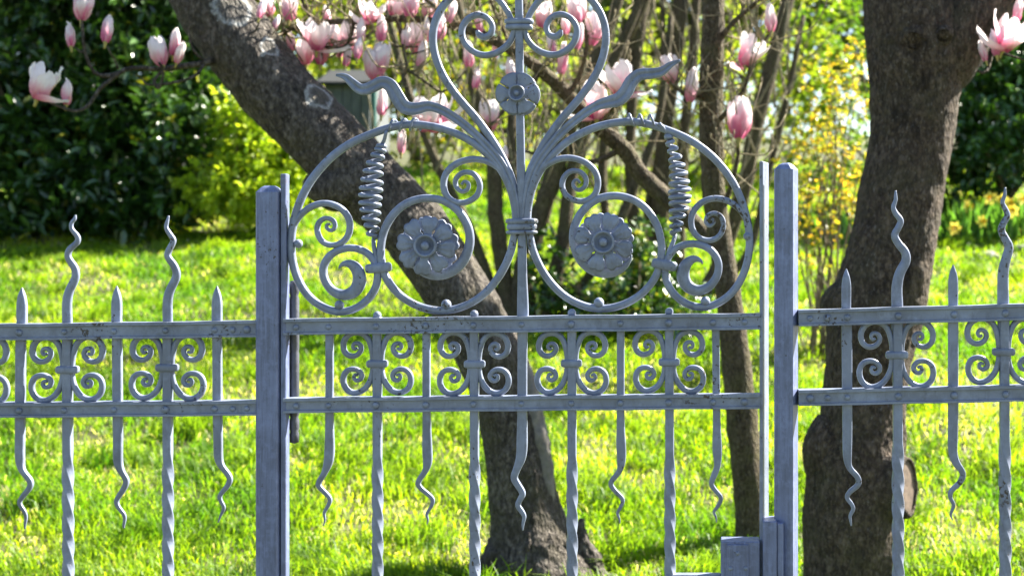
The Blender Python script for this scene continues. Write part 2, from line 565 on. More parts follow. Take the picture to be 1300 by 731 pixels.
def grass():
    n = 300000
    # density falls with distance
    d = np.linspace(4.2, 19, 600)
    pdf = d * np.power(d, -1.5)
    cdf = np.cumsum(pdf); cdf /= cdf[-1]
    dd = np.interp(rng.random(n), cdf, d)
    px = rng.uniform(-110, 1410, n)
    x = CX + (px - PXC) / FPX * dd
    y = CY + dd
    z = gh(x, y)
    f1 = np.sin(x * 3.1 + 1.3 * np.sin(y * 2.3)) + np.sin(y * 4.3 + 1.7 * np.sin(x * 2.9 + 1)) + 0.7 * np.sin(7.3 * x + 5.9 * y) + 0.6 * np.sin(11.7 * x - 9.1 * y)
    tuft = np.clip(f1 / 3.0, -1, 1)
    keep = rng.random(n) < (0.72 + 0.28 * tuft)
    x, y, z, dd, tuft = x[keep], y[keep], z[keep], dd[keep], tuft[keep]
    n = len(x)
    h = (0.038 + 0.020 * tuft + 0.026 * rng.random(n)) * (0.8 + 0.5 * rng.random(n)) * (1 + 0.02 * dd)
    wd = (0.0019 + 0.00028 * dd) * (0.7 + 0.6 * rng.random(n))
    az = rng.random(n) * 2 * np.pi
    lean = np.abs(rng.normal(0, 0.75, n)) + 0.3
    straw = rng.random(n) < np.clip(0.10 - 0.26 * tuft, 0.015, 0.40)
    lean = np.where(straw, lean + 0.7, lean)
    la = rng.random(n) * 2 * np.pi
    lx, ly = np.cos(la), np.sin(la)
    wx, wy = np.cos(az) * wd, np.sin(az) * wd
    base = np.stack([x, y, z - 0.004], 1)
    W = np.stack([wx, wy, np.zeros(n)], 1)
    mid = base + np.stack([lx * h * 0.22 * lean, ly * h * 0.22 * lean, h * 0.58], 1)
    ht = h * np.clip(1.0 - 0.28 * lean, 0.25, 1)
    tip = base + np.stack([lx * h * 0.75 * lean, ly * h * 0.75 * lean, ht], 1)
    V = np.stack([base - W, base + W, mid + W * 0.8, mid - W * 0.8, tip + W * 0.08, tip - W * 0.08], 1)
    b = (np.arange(n) * 6)[:, None]
    F = np.stack([b + [0, 1, 2, 3], b + [3, 2, 4, 5]], 1).reshape(-1, 4)
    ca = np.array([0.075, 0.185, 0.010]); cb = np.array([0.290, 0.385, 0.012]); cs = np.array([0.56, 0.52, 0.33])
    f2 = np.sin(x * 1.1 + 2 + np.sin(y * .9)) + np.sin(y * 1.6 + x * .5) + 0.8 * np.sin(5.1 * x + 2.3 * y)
    k = np.clip(0.48 - 0.48 * tuft + 0.34 * f2 / 2.0 + rng.normal(0, 0.22, n), 0, 1)[:, None]  # slow wave also puts soft patches of light and shade into blade colour
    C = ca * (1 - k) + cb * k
    C = np.where(straw[:, None], cs * rng.uniform(0.6, 1.1, (n, 1)), C)
    # coarse darker tufts standing above the turf
    nt_ = 1100
    td = np.interp(rng.random(nt_), cdf, d)
    tx = CX + (rng.uniform(-110, 1410, nt_) - PXC) / FPX * td
    ty = CY + td
    per = 80
    bx = np.repeat(tx, per) + rng.normal(0, 0.055, nt_ * per)
    by = np.repeat(ty, per) + rng.normal(0, 0.055, nt_ * per)
    ta = np.repeat(rng.random(nt_) * 2 * np.pi, per) + rng.normal(0, 0.9, nt_ * per)
    big = np.repeat(rng.uniform(0.05, 0.135, nt_), per) * rng.uniform(0.6, 1.15, nt_ * per)
    tl = np.abs(rng.normal(0.8, 0.4, nt_ * per))
    tdd = np.repeat(td, per)
    tw = (0.0022 + 0.00028 * tdd) * rng.uniform(0.7, 1.2, nt_ * per)
    fz_ = rng.random(nt_ * per) * 2 * np.pi
    W2 = np.stack([np.cos(fz_) * tw, np.sin(fz_) * tw, np.zeros(nt_ * per)], 1)
    b2 = np.stack([bx, by, gh(bx, by) - 0.004], 1)
    cxa, sya = np.cos(ta), np.sin(ta)
    m2 = b2 + np.stack([cxa * big * .25 * tl, sya * big * .25 * tl, big * .6], 1)
    t2 = b2 + np.stack([cxa * big * .9 * tl, sya * big * .9 * tl, big * np.clip(1.05 - .3 * tl, .3, 1)], 1)
    V2 = np.stack([b2 - W2, b2 + W2, m2 + W2 * .8, m2 - W2 * .8, t2 + W2 * .08, t2 - W2 * .08], 1)
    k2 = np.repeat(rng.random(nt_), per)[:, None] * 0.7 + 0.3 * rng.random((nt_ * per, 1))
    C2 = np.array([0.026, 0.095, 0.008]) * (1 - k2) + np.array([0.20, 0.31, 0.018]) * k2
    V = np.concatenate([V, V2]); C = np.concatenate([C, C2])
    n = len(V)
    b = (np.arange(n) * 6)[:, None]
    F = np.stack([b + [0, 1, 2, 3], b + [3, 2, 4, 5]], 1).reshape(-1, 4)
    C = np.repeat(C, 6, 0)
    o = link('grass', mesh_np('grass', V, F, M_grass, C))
    tag(o, 'bright sunlit green grass covering the sloping lawn', 'grass', kind='stuff')


grass()

# ------------------------------------------------------------------ iron gate
rivet_mesh = None


def rivet_me(r):
    V, F = [], []
    nu, nv = 10, 4
    for i in range(nv + 1):
        th = 0.5 * math.pi * i / nv
        for j in range(nu):
            ph = 2 * math.pi * j / nu
            V.append((r * math.cos(th) * math.cos(ph), -r * 0.85 * math.sin(th), r * math.cos(th) * math.sin(ph)))
    for i in range(nv):
        for j in range(nu):
            F.append((i * nu + j, i * nu + (j + 1) % nu, (i + 1) * nu + (j + 1) % nu, (i + 1) * nu + j))
    return make_mesh('rivet', V, F, M_paint)


rivet_mesh = rivet_me(0.0080)


def rail(parent, x0, x1, yl, yr, h, rivets=(), name='rail'):
    """channel rail between two pixels; yl/yr = top edge pixel at each end, h = height px"""
    prof = [(-0.019, 0), (-0.019, -0.0062), (-0.0125, -0.0075), (-0.0125, -(h * S) + 0.0055), (-0.0175, -(h * S) + 0.0045), (-0.0175, -(h * S)), (0.0165, -(h * S)), (0.0165, 0)]
    n = 14
    V, F = [], []
    k = len(prof)
    for i in range(n + 1):
        f = i / n
        X, Z = fp(x0 + (x1 - x0) * f, yl + (yr - yl) * f)
        wob = 0.0006 * math.sin(i * 1.9 + x0) * (0 < i < n)
        for (a, b) in prof:
            V.append((X, a, Z + b + wob))
    for i in range(n):
        for j in range(k):
            F.append((i * k + (j + 1) % k, i * k + j, (i + 1) * k + j, (i + 1) * k + (j + 1) % k))
    F.append(tuple(range(k)))
    F.append(tuple(n * k + j for j in range(k - 1, -1, -1)))
    o = build(name, V, F, M_paint, parent, smooth=False)
    off = root_of(parent)
    for rx in rivets:
        f = (rx - x0) / (x1 - x0)
        X, Z = fp(rx, yl + (yr - yl) * f + h * 0.54)
        r = link('rivet', rivet_mesh, o, Vector((X, -0.0122, Z)) - off)
        r.rotation_euler = (0, random.uniform(0, 6), 0)
        s = random.uniform(0.8, 1.1)
        r.scale = (s, s, s)
    return o


def twisted_bar(parent, x, ytop, xb, ybot, y_tw, side=11.0, rate=116.0, name='twisted_bar'):
    yy = np.arange(ytop, ybot + 0.1, 2.5)
    path, wd, tw = [], [], []
    for y in yy:
        f = (y - ytop) / (ybot - ytop)
        path.append(fp(x + (xb - x) * f, y))
        ramp_ = max(0.0, y - y_tw)
        tw.append(2 * math.pi * (ramp_ ** 2 / (ramp_ + 14.0) if ramp_ > 0 else 0) / rate)
        wd.append(side * S * (1.0 + 0.08 * min(1, ramp_ / 30)))
    V, F = sweep_plane(np.array(path), wd, [w_ * 1.0 for w_ in wd], SEC_SQ, tw)
    return build(name, V, F, M_paint, parent)


C_UP = [(-5, 2, 7), (-5.4, -5, 7), (-6.2, -15, 7), (-10, -29, 7.2), (-17, -37, 7.5), (-27, -39.5, 7.5), (-37.5, -35, 7.5), (-42.5, -25, 7.5), (-41, -15, 7.2), (-34, -9.5, 7), (-25, -11, 6.6), (-20, -18, 6.2), (-22.2, -24.5, 5.8), (-28, -25.6, 5.2), (-30.6, -21.5, 4.6), (-28.2, -17.9, 4.0), (-25.2, -19.6, 3.2)]
C_LO = [(-5, 0, 7), (-5.4, 5, 7), (-6.2, 13, 7), (-10, 24, 7.2), (-18, 33.5, 7.5), (-29, 37, 7.5), (-39, 32, 7.5), (-43, 22, 7.5), (-41, 12, 7.2), (-34, 7, 7), (-25, 7.6, 6.6), (-19.4, 14, 6.2), (-21.4, 20, 5.8), (-26.8, 21.1, 5.2), (-29.6, 17, 4.6), (-27.4, 13.4, 4.0), (-24.4, 15.0, 3.2)]


def c_scrolls(parent, cx, cy, k=1.0):
    for s in (1, -1):
        for T in (C_UP, C_LO):
            j = random.uniform(0.97, 1.03) * k
            strip('scroll', [(cx - s * -a * j if False else cx + s * a * j, cy + b * j, w_ * 0.98) for a, b, w_ in T], parent, n=5, depth=0.0125)
    collar(parent, cx, cy, 27 * k, 9.5)


def collar(parent, cx, cy, wpx, hpx, ang=0.0, depth=0.026, name='collar'):
    """bulged band round a bundle of bars"""
    n = 20
    X, Z = fp(cx, cy)
    V, F = [], []
    prof = [(-0.5, 0.82), (-0.38, 0.95), (-0.2, 1.0), (0.2, 1.0), (0.38, 0.95), (0.5, 0.82)]
    ca, sa = math.cos(ang), math.sin(ang)
    for (h, r) in prof:
        for j in range(n):
            a = 2 * math.pi * j / n
            c_, s_ = math.cos(a), math.sin(a)
            e = 0.55
            ex = math.copysign(abs(c_) ** e, c_) * wpx * S * 0.5 * r
            ey = math.copysign(abs(s_) ** e, s_) * depth * 0.5 * r
            ez = h * hpx * S
            V.append((X + ex * ca - ez * sa, ey, Z + ex * sa + ez * ca))
    for i in range(len(prof) - 1):
        for j in range(n):
            F.append((i * n + j, i * n + (j + 1) % n, (i + 1) * n + (j + 1) % n, (i + 1) * n + j))
    F.append(tuple(range(n - 1, -1, -1)))
    F.append(tuple((len(prof) - 1) * n + j for j in range(n)))
    return build(name, V, F, M_paint, parent)


gate_base = Vector((fp(664, 400)[0], 0, 0.0))
gate = empty('garden_gate', gate_base, 'ornate grey wrought iron garden gate with scrolls and rosettes', 'gate')

BOT = 1160  # pixel row of the gate's foot (below the picture)
# stiles and rails
fx = lambda px: fp(px, 0)[0]
fz = lambda py: fp(0, py)[1]
V, F = box_v(fx(358.5), fx(365.5), -0.014, 0.012, fz(BOT), fz(221))
build('stile', V, F, M_post, gate, False)
V, F = box_v(fx(965.5), fx(970.0), -0.012, 0.050, fz(BOT), fz(205))
V = rot_z(V, fx(967), 0.0, math.radians(-14))
build('stile', V, F, M_paint, gate, False)
rail(gate, 362.5, 964.5, 404.5, 397.5, 20, (378, 419, 479, 542, 602, 663, 726, 788, 849, 905, 945))
rail(gate, 362.5, 964.5, 504.5, 499.0, 18.5, (378, 419, 479, 542, 602, 663, 726, 788, 849, 905, 945))
rail(gate, 362.5, 964.5, 1128, 1124, 18.5, (419, 479, 542, 602, 663, 726, 788, 849, 905))
# twisted bars with ball tops showing above the rail
for (x, xb) in ((479, 480), (602, 604), (726, 727), (849.5, 852)):
    twisted_bar(gate, x, 402, xb, BOT - 25, 575)
    X, Z = fp(x, 398 - (x - 660) * 0.012)
    V, F = sphere_v((X, 0, Z), 5.4 * S)
    build('ball', V, F, M_paint, gate)
for (x, y) in ((479, 461), (602.5, 461.5), (725.5, 460.5), (849.5, 459)):
    c_scrolls(gate, x, y + 0.5)
# hanging bars with wriggling tails
tails = [
    [(418.5, 415, 9.5), (418.5, 500, 9.5), (418.5, 540, 10), (418.5, 570, 12), (417, 586, 11), (412, 600, 9), (405.5, 614, 8), (411, 623, 7), (418, 633, 6.5), (415, 643, 5.5), (411.5, 651, 4.5), (412.5, 659, 3.2), (411, 667, 1.6)],
    [(541.5, 412, 9.5), (541.5, 500, 9.5), (542, 540, 10), (542.5, 570, 12), (543, 586, 11), (540, 598, 9), (532.5, 612, 8), (537, 621, 7), (547.5, 632, 6.5), (546.5, 642, 5.5), (541.5, 652, 4.5), (543, 659, 3), (542, 665, 1.6)],
    [(788, 408, 9.5), (788, 500, 9.5), (788, 540, 10), (788.5, 565, 12), (789, 583, 11), (786, 598, 9), (777, 612, 8), (781, 622, 7), (789.5, 633, 6.5), (787.5, 643, 5.5), (784, 651, 4.5), (786, 658, 3), (786.5, 664, 1.6)],
    [(908.5, 405, 9.5), (909.5, 500, 9.5), (910, 540, 10), (910.5, 570, 12), (910.5, 590, 10.5), (907, 603, 9), (904, 614, 8), (909, 623, 7), (914.5, 632, 6.5), (911, 642, 5.5), (906.8, 649, 4.5), (909, 656, 3), (909.5, 663, 1.6)],
]
for T in tails:
    strip('hanging_bar', lively(T), gate, sec=SEC_BAR, n=6)
# centre bar from finial to tail
strip('centre_bar', [(658.5, -34, 2), (658.6, -20, 8), (658.8, 0, 9.5), (659.5, 60, 9.6), (660, 120, 9.8), (661.5, 220, 10.2), (662.5, 285, 10.6), (663, 340, 11), (663.6, 380, 13.5), (663.8, 400, 14), (663.3, 440, 12), (663, 520, 12), (662.8, 560, 13.5), (661.5, 580, 12.5), (656.5, 594, 9.5), (652.6, 606, 8.6), (658, 616, 8), (663.6, 626, 7.6), (660, 634, 7), (657.4, 641, 6.5), (662, 648, 6), (665.6, 655, 5), (664, 664, 3.6), (663.7, 673, 1.6)], gate, sec=SEC_BAR)


def mirror(pts, sx=0.985):
    out = []
    for (x, y, w_) in pts:
        dx, dy = x - 664, y - 405
        u, v = dx - 0.0125 * dy, dy + 0.0125 * dx
        u = -u * sx
        out.append((664 + u + 0.0125 * v, 405 - 0.0125 * u + v, w_))
    return out


BIG = [(655, 292, 8), (654.5, 270, 9), (651, 250, 9.4), (645, 232, 9.6), (634, 213, 9.6), (617, 194, 9.6), (594, 177, 9.6), (562, 163.5, 9.6), (527, 158, 9.6), (500, 161, 9.6), (471, 170.5, 9.6), (442, 184, 9.6), (415, 205, 9.6), (391, 235, 9.6), (376, 270, 9.6), (369.5, 306, 9.6), (373, 339, 9.6), (385, 367, 9.6), (403.5, 386, 9.6), (427, 395.5, 9.6), (450, 392, 9.6), (468, 379, 9.4), (478.5, 360, 9.2), (478, 338, 9), (466, 321, 9), (444, 314.5, 9.2), (423, 321, 9.4), (411.5, 336, 9.6), (411.5, 353, 10), (421, 368, 11), (436, 374.5, 13.5), (450, 369.5, 15.5), (456.5, 357, 16.5), (454, 343.5, 15), (446, 335.5, 11.5), (438, 334.5, 7.5), (432.5, 337.5, 4), (431, 341, 1.5)]
LOW = [(654, 290, 8.5), (652.5, 300, 9), (648, 321, 9.4), (636, 347, 9.6), (616, 372, 9.6), (591, 388, 9.6), (562, 394.5, 9.6), (532, 389, 9.6), (507, 374, 9.6), (490.5, 353, 9.6), (484, 331, 9.6), (484, 308, 9.6), (490, 287, 9.6), (503, 268, 9.6), (521, 256, 9.6), (543, 251.5, 9.6), (566, 256, 9.8), (585, 271, 10), (595.5, 292, 10.5), (595.5, 314, 11.5), (586, 334, 12.5), (570, 346, 13.5), (551, 349, 13), (535, 344, 10), (525, 334, 5), (522, 327, 1.5)]
SIDE = [(370, 300, 5), (372, 289, 7), (381, 273.5, 7.6), (396, 262, 8), (414, 258, 8), (432, 264, 8), (443, 278, 8), (443.5, 295, 7.8), (435, 307.5, 7.4), (421, 311.5, 7.2), (409, 306.5, 7), (403, 295, 6.8), (404.5, 283, 6.4), (413.5, 277, 6), (423, 280, 5.6), (425.5, 288, 5), (420.5, 293, 4.6), (415, 289.5, 4), (415.6, 285, 3.4), (419, 284.6, 2.6)]
CURL = [(656.5, 285, 5), (655.5, 262, 7), (650, 238, 7.6), (638, 218, 8), (621, 206, 8), (601, 202, 8), (581, 207, 8), (567, 219, 8), (563, 235, 8), (567.5, 249.5, 7.8), (579, 257, 7.6), (593, 256.5, 7.4), (605, 249, 7.2), (609.5, 237, 7), (606, 225.5, 6.8), (597, 219, 6.5), (586, 220, 6.2), (578.5, 228, 6), (579.5, 238, 5.6), (587, 243.5, 5.2), (594, 240, 4.8), (594.6, 233, 4.4), (589.5, 230.4, 3.8), (586.2, 234.5, 3)]
HEART = [(657.5, 285, 5), (655.5, 255, 8), (648, 222, 9), (630, 186, 9.4), (606, 152, 9.6), (584, 127, 9.6), (567, 104, 9.6), (555.5, 81, 9.6), (549.5, 56, 9.6), (551, 33, 9.6), (559, 13, 9.4), (573, -4, 9.2), (592, -14, 9), (613, -13, 8.6), (630, -3, 8), (641, 10, 7.6), (648, 23, 7), (652, 36, 6)]
TOPS = [(653.5, 30, 6), (652, 42, 7), (646, 55, 7.6), (632, 66.5, 8), (614, 70.5, 8), (598, 64, 8), (588.5, 52, 8), (586, 38, 8), (592.5, 25.5, 7.8), (605, 19, 7.6), (618, 22.5, 7.4), (625, 33, 7.2), (622.5, 43.5, 7.4), (614.5, 47.5, 8), (608, 44, 8), (606, 39, 4)]
for T in (BIG, LOW, SIDE, CURL):
    strip('scroll', T, gate, n=6, depth=0.0165)
    strip('scroll', mirror(T), gate, n=6, depth=0.0165)
for T in (HEART, TOPS):
    strip('scroll', T, gate, n=6, depth=0.015, y0=0.002)
    strip('scroll', [(1318.5 - x, y - 0.012 * (659 - x), w_) for x, y, w_ in T], gate, n=6, depth=0.015, y0=0.002)
FL = [(658, 288, 5), (655.5, 262, 8), (650, 236, 9), (638, 209, 9.6), (622, 189, 10), (604, 171, 10.5), (585, 155, 11), (564, 141.5, 11.5), (545, 135, 12.5), (529, 138.5, 15), (514, 136.5, 17.5), (504, 122, 18), (496, 109, 17), (485, 105, 15.5), (473, 111, 15), (460, 114.5, 14), (449, 107, 12), (439, 98, 8.5), (427.5, 96, 3)]
FR = [(664, 288, 5), (667, 262, 8), (671, 238, 9), (680, 212, 9.6), (697, 187, 10), (717, 165, 10.5), (736, 149, 11), (755, 136, 12), (771, 130.5, 14.5), (785, 127, 17), (795, 117, 17.5), (801.5, 104, 16.5), (812, 95.5, 15), (826, 94, 13.5), (840, 91.5, 11.5), (851, 83, 8), (864, 77, 2.5)]
strip('flame_leaf', FL, gate, sec=SEC_LEAF, n=6, depth=0.0085, y0=-0.004)
strip('flame_leaf', FR, gate, sec=SEC_LEAF, n=6, depth=0.0085, y0=-0.004)

# collars
collar(gate, 662.5, 281, 41, 7, 0.012, 0.036)
collar(gate, 662.5, 288, 38, 9, 0.012, 0.032)
collar(gate, 662.5, 295, 40, 5, 0.012, 0.035)
collar(gate, 659, 28, 37, 7, 0.012, 0.03)
collar(gate, 659, 35, 35, 7, 0.012, 0.03)
collar(gate, 480.5, 340, 33, 12, 0.10, 0.030)
collar(gate, 843.5, 336, 33, 12, -0.20, 0.030)

# ball studs
for (x, y, r) in ((379.5, 309.5, 5.8), (431.5, 387, 6.2), (567, 386.5, 6.6), (760.5, 384, 6.6), (895.5, 382, 6.2), (949, 300, 5.6)):
    X, Z = fp(x, y)
    V, F = sphere_v((X, -0.004, Z), r * S)
    build('ball', V, F, M_paint, gate)


# rosettes
def petal_me(R, half, r_in, cup, notch, gap=0.97, lobe=0.16):
    V, F = [], []
    nu, nv = 11, 10
    for i in range(nv):
        v = i / (nv - 1)
        for j in range(nu):
            u = -1 + 2 * j / (nu - 1)
            ro = R * (1 - lobe * abs(u) ** 3.2 - notch * math.exp(-(u / 0.22) ** 2))
            r = r_in + (ro - r_in) * v
            hole = 0.26 * math.exp(-((v - 0.46) / 0.10) ** 2)
            ang = u * half * (gap - hole)
            y = -cup * (0.9 * v ** 0.7 - 0.55 * max(0.0, v - 0.62) / 0.38 - 0.20 * u * u * v) - 0.07 * cup * math.cos(u * 8) * v
            V.append((r * math.sin(ang), y, r * math.cos(ang)))
    nb = len(V)
    V += [(x * 0.97, y + 0.0022, z * 0.97) for x, y, z in V]
    for i in range(nv - 1):
        for j in range(nu - 1):
            a = i * nu + j
            F.append((a, a + 1, a + nu + 1, a + nu))
            F.append((nb + a, nb + a + nu, nb + a + nu + 1, nb + a + 1))
    rim = [i * nu for i in range(nv)] + [(nv - 1) * nu + j for j in range(1, nu)] + [i * nu + nu - 1 for i in range(nv - 2, -1, -1)] + [j for j in range(nu - 2, 0, -1)]
    for a, b in zip(rim, rim[1:] + rim[:1]):
        F.append((a, b, nb + b, nb + a))
    return make_mesh('petal', V, F, M_paint)


def lathe_y(prof, n=24):
    V, F = [], []
    for (r, y) in prof:
        for j in range(n):
            a = 2 * math.pi * j / n
            V.append((r * math.cos(a), y, r * math.sin(a)))
    for i in range(len(prof) - 1):
        for j in range(n):
            F.append((i * n + j, i * n + (j + 1) % n, (i + 1) * n + (j + 1) % n, (i + 1) * n + j))
    return V, F


PET8 = petal_me(38.5 * S, math.radians(22.5), 9 * S, 0.010, 0.07, 0.93, 0.17)
PET6 = petal_me(27.5 * S, math.radians(30), 6 * S, 0.003, 0.0, 0.955, 0.05)
V, F = lathe_y([(0.0001, 0.002), (13 * S, 0.002), (14.5 * S, -0.004), (14.5 * S, -0.012), (13 * S, -0.0135), (11.3 * S, -0.012), (10.6 * S, -0.006), (0.0001, -0.005)])
RING = make_mesh('ring', V, F, M_paint)
V, F = sphere_v((0, -0.008, 0), 5.8 * S)
BOSS = make_mesh('boss', V, F, M_paint)


def rosette(px, py, y, back, pet, n, k, a0):
    X, Z = fp(px, py)
    off = Vector((X, y, Z)) - gate_base
    V, F = lathe_y([(0.0001, 0.004), (15 * S * k, 0.004), (15 * S * k, -0.002), (0.0001, -0.002)], 20)
    r = link('rosette', make_mesh('rosette', V, F, M_paint), gate, off)
    if back:
        r.rotation_euler = (0, 0, math.pi)
    for i in range(n):
        p = link('petal', pet, r)
        p.rotation_euler = (random.uniform(-.05, .05), a0 + 2 * math.pi * i / n, 0)
    g = link('ring', RING, r, (0, -0.003, 0)); g.scale = (k, 1, k)
    b = link('boss', BOSS, r, (0, -0.003, 0)); b.scale = (k, k, k)


for (x, y, a) in ((546.5, 312, 0.15), (770, 307.5, 0.3)):
    rosette(x - 3, y, -0.020, False, PET8, 8, 1.0, a)
    rosette(x - 3, y, 0.014, True, PET8, 8, 1.0, a)
rosette(657.5, 119.5, -0.011, False, PET6, 6, 0.72, 0.52)
rosette(657.5, 119.5, 0.013, True, PET6, 6, 0.72, 0.52)


# coiled tapering springs hanging from the big scrolls
def coil(top, bot, wmax, tail_top, tail_bot, turns, hand):
    pts = []
    n = turns * 14
    for q in tail_top:
        pts.append(q)
    prof = catmull(wmax, 8)
    for i in range(n + 1):
        f = i / n
        k_ = f * (len(prof) - 1)
        i0 = min(int(k_), len(prof) - 2)
        cx, cy, wd_ = prof[i0] + (prof[i0 + 1] - prof[i0]) * (k_ - i0)
        r = wd_ * 0.5 - 2.0
        a = hand * 2 * math.pi * turns * f + math.pi / 2
        X, Z = fp(cx + r * math.cos(a), cy - r * math.cos(a) * 0.05 * hand + 0.5 * math.sin(i * 0.21))
        pts.append((X, r * S * math.sin(a) * 0.9, Z, 2.75 * S))
    for q in tail_bot:
        pts.append(q)
    return tube3(pts, n=2, sides=7)


q = lambda px, py, y, r=2.5: (*[fp(px, py)[0]], y, fp(px, py)[1], r * S)
wrapL = []
for i in range(25):
    f = i / 24
    a = f * 2 * math.pi * 3
    bx, by = 534 - 40 * f, 157.5 + 2.5 * f
    wrapL.append(q(bx, by + 7.2 * math.cos(a), 7.2 * S * math.sin(a) * 1.35, 1.7))
V, F = coil((486.5, 184), (474, 305), [(484, 184, 10), (483, 189, 15), (475, 210, 23), (471.5, 235, 29.5), (470, 257, 28.5), (471.5, 280, 22), (473.5, 303, 12)], wrapL + [q(492, 168, -0.012, 2.2), q(489, 177, -0.006, 2.4)], [q(474.5, 312, 0, 2.8), q(477, 325, 0, 3.2), q(480, 336, 0, 3.2)], 14, 1)
build('coil', V, F, M_paint, gate)
wrapR = []
for i in range(25):
    f = i / 24
    a = f * 2 * math.pi * 3
    bx, by = 792 + 40 * f, 152 + 1.5 * f
    wrapR.append(q(bx, by + 7.2 * math.cos(a), 7.2 * S * math.sin(a) * 1.35, 1.7))
V, F = coil((849, 173), (857, 298), [(848, 171, 9), (850, 178, 12), (857, 199, 17.5), (861.5, 221, 24), (863, 243, 29), (862.5, 259, 27), (859, 280, 19), (857, 298, 13)], wrapR + [q(838, 158, -0.012, 2.2), q(844, 166, -0.006, 2.4)], [q(855, 306, 0, 2.8), q(850, 318, 0, 3.2), q(846, 330, 0, 3.2)], 15, -1)
build('coil', V, F, M_paint, gate)

# lock case with its raised plate, escutcheon and bracket
V, F = box_v(fx(915), fx(964), -0.034, 0.020, fz(860), fz(683))
lock = build('lock_case', V, F, M_post, gate, False)
V, F = box_v(fx(922), fx(950), -0.0385, -0.033, fz(850), fz(686))
build('lock_plate', V, F, M_post, lock, False)
X, Z = fp(937, 742)
V, F = lathe_y([(0.0001, -0.006), (6 * S, -0.006), (8 * S, -0.012), (14 * S, -0.010), (15.5 * S, 0)], 20)
build('escutcheon', [(X + x, -0.0385 + y, Z + z) for x, y, z in V], F, M_post, lock)
for (x, y) in ((936, 697), (927, 716), (946, 716)):
    X, Z = fp(x, y)
    r = link('screw', rivet_mesh, lock, Vector((X, -0.0383, Z)) - gate_base)
    r.scale = (0.6, 0.5, 0.6)
V, F = box_v(fx(846), fx(915), -0.012, 0.010, fz(745), fz(727.5))
build('lock_bracket', V, F, M_paint, gate, False)
# hinge barrels behind the hanging stile
prof = [(0.0001, 356), (5, 357), (6.2, 362), (6.2, 372), (5, 376), (6.3, 380), (6.3, 444), (5.6, 447), (6.3, 450), (6.3, 528), (5, 531), (6.4, 535), (6.4, 545), (5.2, 549), (6.2, 553), (5.8, 563), (0.0001, 565)]
for dy in (0, 560):
    n = 14
    V, F = [], []
    for (r, y) in prof:
        X, Z = fp(369, y + dy)
        for j in range(n):
            a = 2 * math.pi * j / n
            V.append((X + r * S * math.cos(a), 0.026 + r * S * math.sin(a), Z))
    for i in range(len(prof) - 1):
        for j in range(n):
            F.append((i * n + j, (i + 1) * n + j, (i + 1) * n + (j + 1) % n, i * n + (j + 1) % n))
    build('hinge_barrel', V, F, M_dark, gate)
    for yy in (405, 510):
        V, F = box_v(fx(340), fx(366), 0.0205, 0.0300, fz(yy + dy + 12), fz(yy + dy))
        build('hinge_strap', V, F, M_paint, gate, False)


# ------------------------------------------------------------------ gate posts
def post(cx_px, wpx, ytop, ang, label, extra=None):
    X = fx(cx_px)
    base = Vector((X, 0, 0))
    e = empty('gate_post', base, label, 'gate post', 'square posts either side of the gate')
    h = wpx * S * 0.5
    zt = fz(ytop)
    V, F = [], []
    b = 0.0035
    lv = [(-0.35, h), (zt - 0.014, h), (zt - 0.004, h - 0.008), (zt, h - 0.014)]
    for z, r in lv:
        bb = min(b, r * 0.3)
        for (sx, sy) in ((-1, -1), (1, -1), (1, 1), (-1, 1)):
            pts = [(sx * r, sy * (r - bb)), (sx * (r - bb), sy * r)]
            if sx * sy < 0:
                pts.reverse()
            for p in pts:
                V.append((X + p[0], p[1], z))
    k = 8
    for i in range(3):
        for j in range(k):
            F.append((i * k + j, i * k + (j + 1) % k, (i + 1) * k + (j + 1) % k, (i + 1) * k + j))
    F.append(tuple(range(k - 1, -1, -1)))
    F.append(tuple(3 * k + j for j in range(k)))
    V = rot_z(V, X, 0, ang)
    build('shaft', V, F, M_post, e, False)
    return e


postL = post(343, 28.5, 236, math.radians(-1), 'square grey blue steel post carrying the gate hinges')
postR = post(998, 25.0, 207, math.radians(-21), 'square grey blue steel post with the latch keep beside the lock')
V, F = box_v(fx(967.5), fx(985), -0.040, 0.024, fz(880), fz(657))
keep = build('latch_keep', V, F, M_post, postR, False)
V, F = box_v(fx(985.5), fx(993.5), -0.0345, 0.0, fz(880), fz(660))
build('keep_strip', V, F, M_post, keep, False)


# ------------------------------------------------------------------ fence panels
def spear(parent, x, ytip, tail):
    top = [(x, ytip, 1.0), (x, ytip + 5, 5), (x, ytip + 12, 9), (x, ytip + 20, 11.5), (x, ytip + 30, 12), (x, ytip + 60, 11.5)]
    strip('spear_bar', top + lively(tail), parent, sec=SEC_BAR, n=5)


def wavy_top(parent, pts):
    strip('flame_top', pts, parent, sec=SEC_SOFT, n=6)


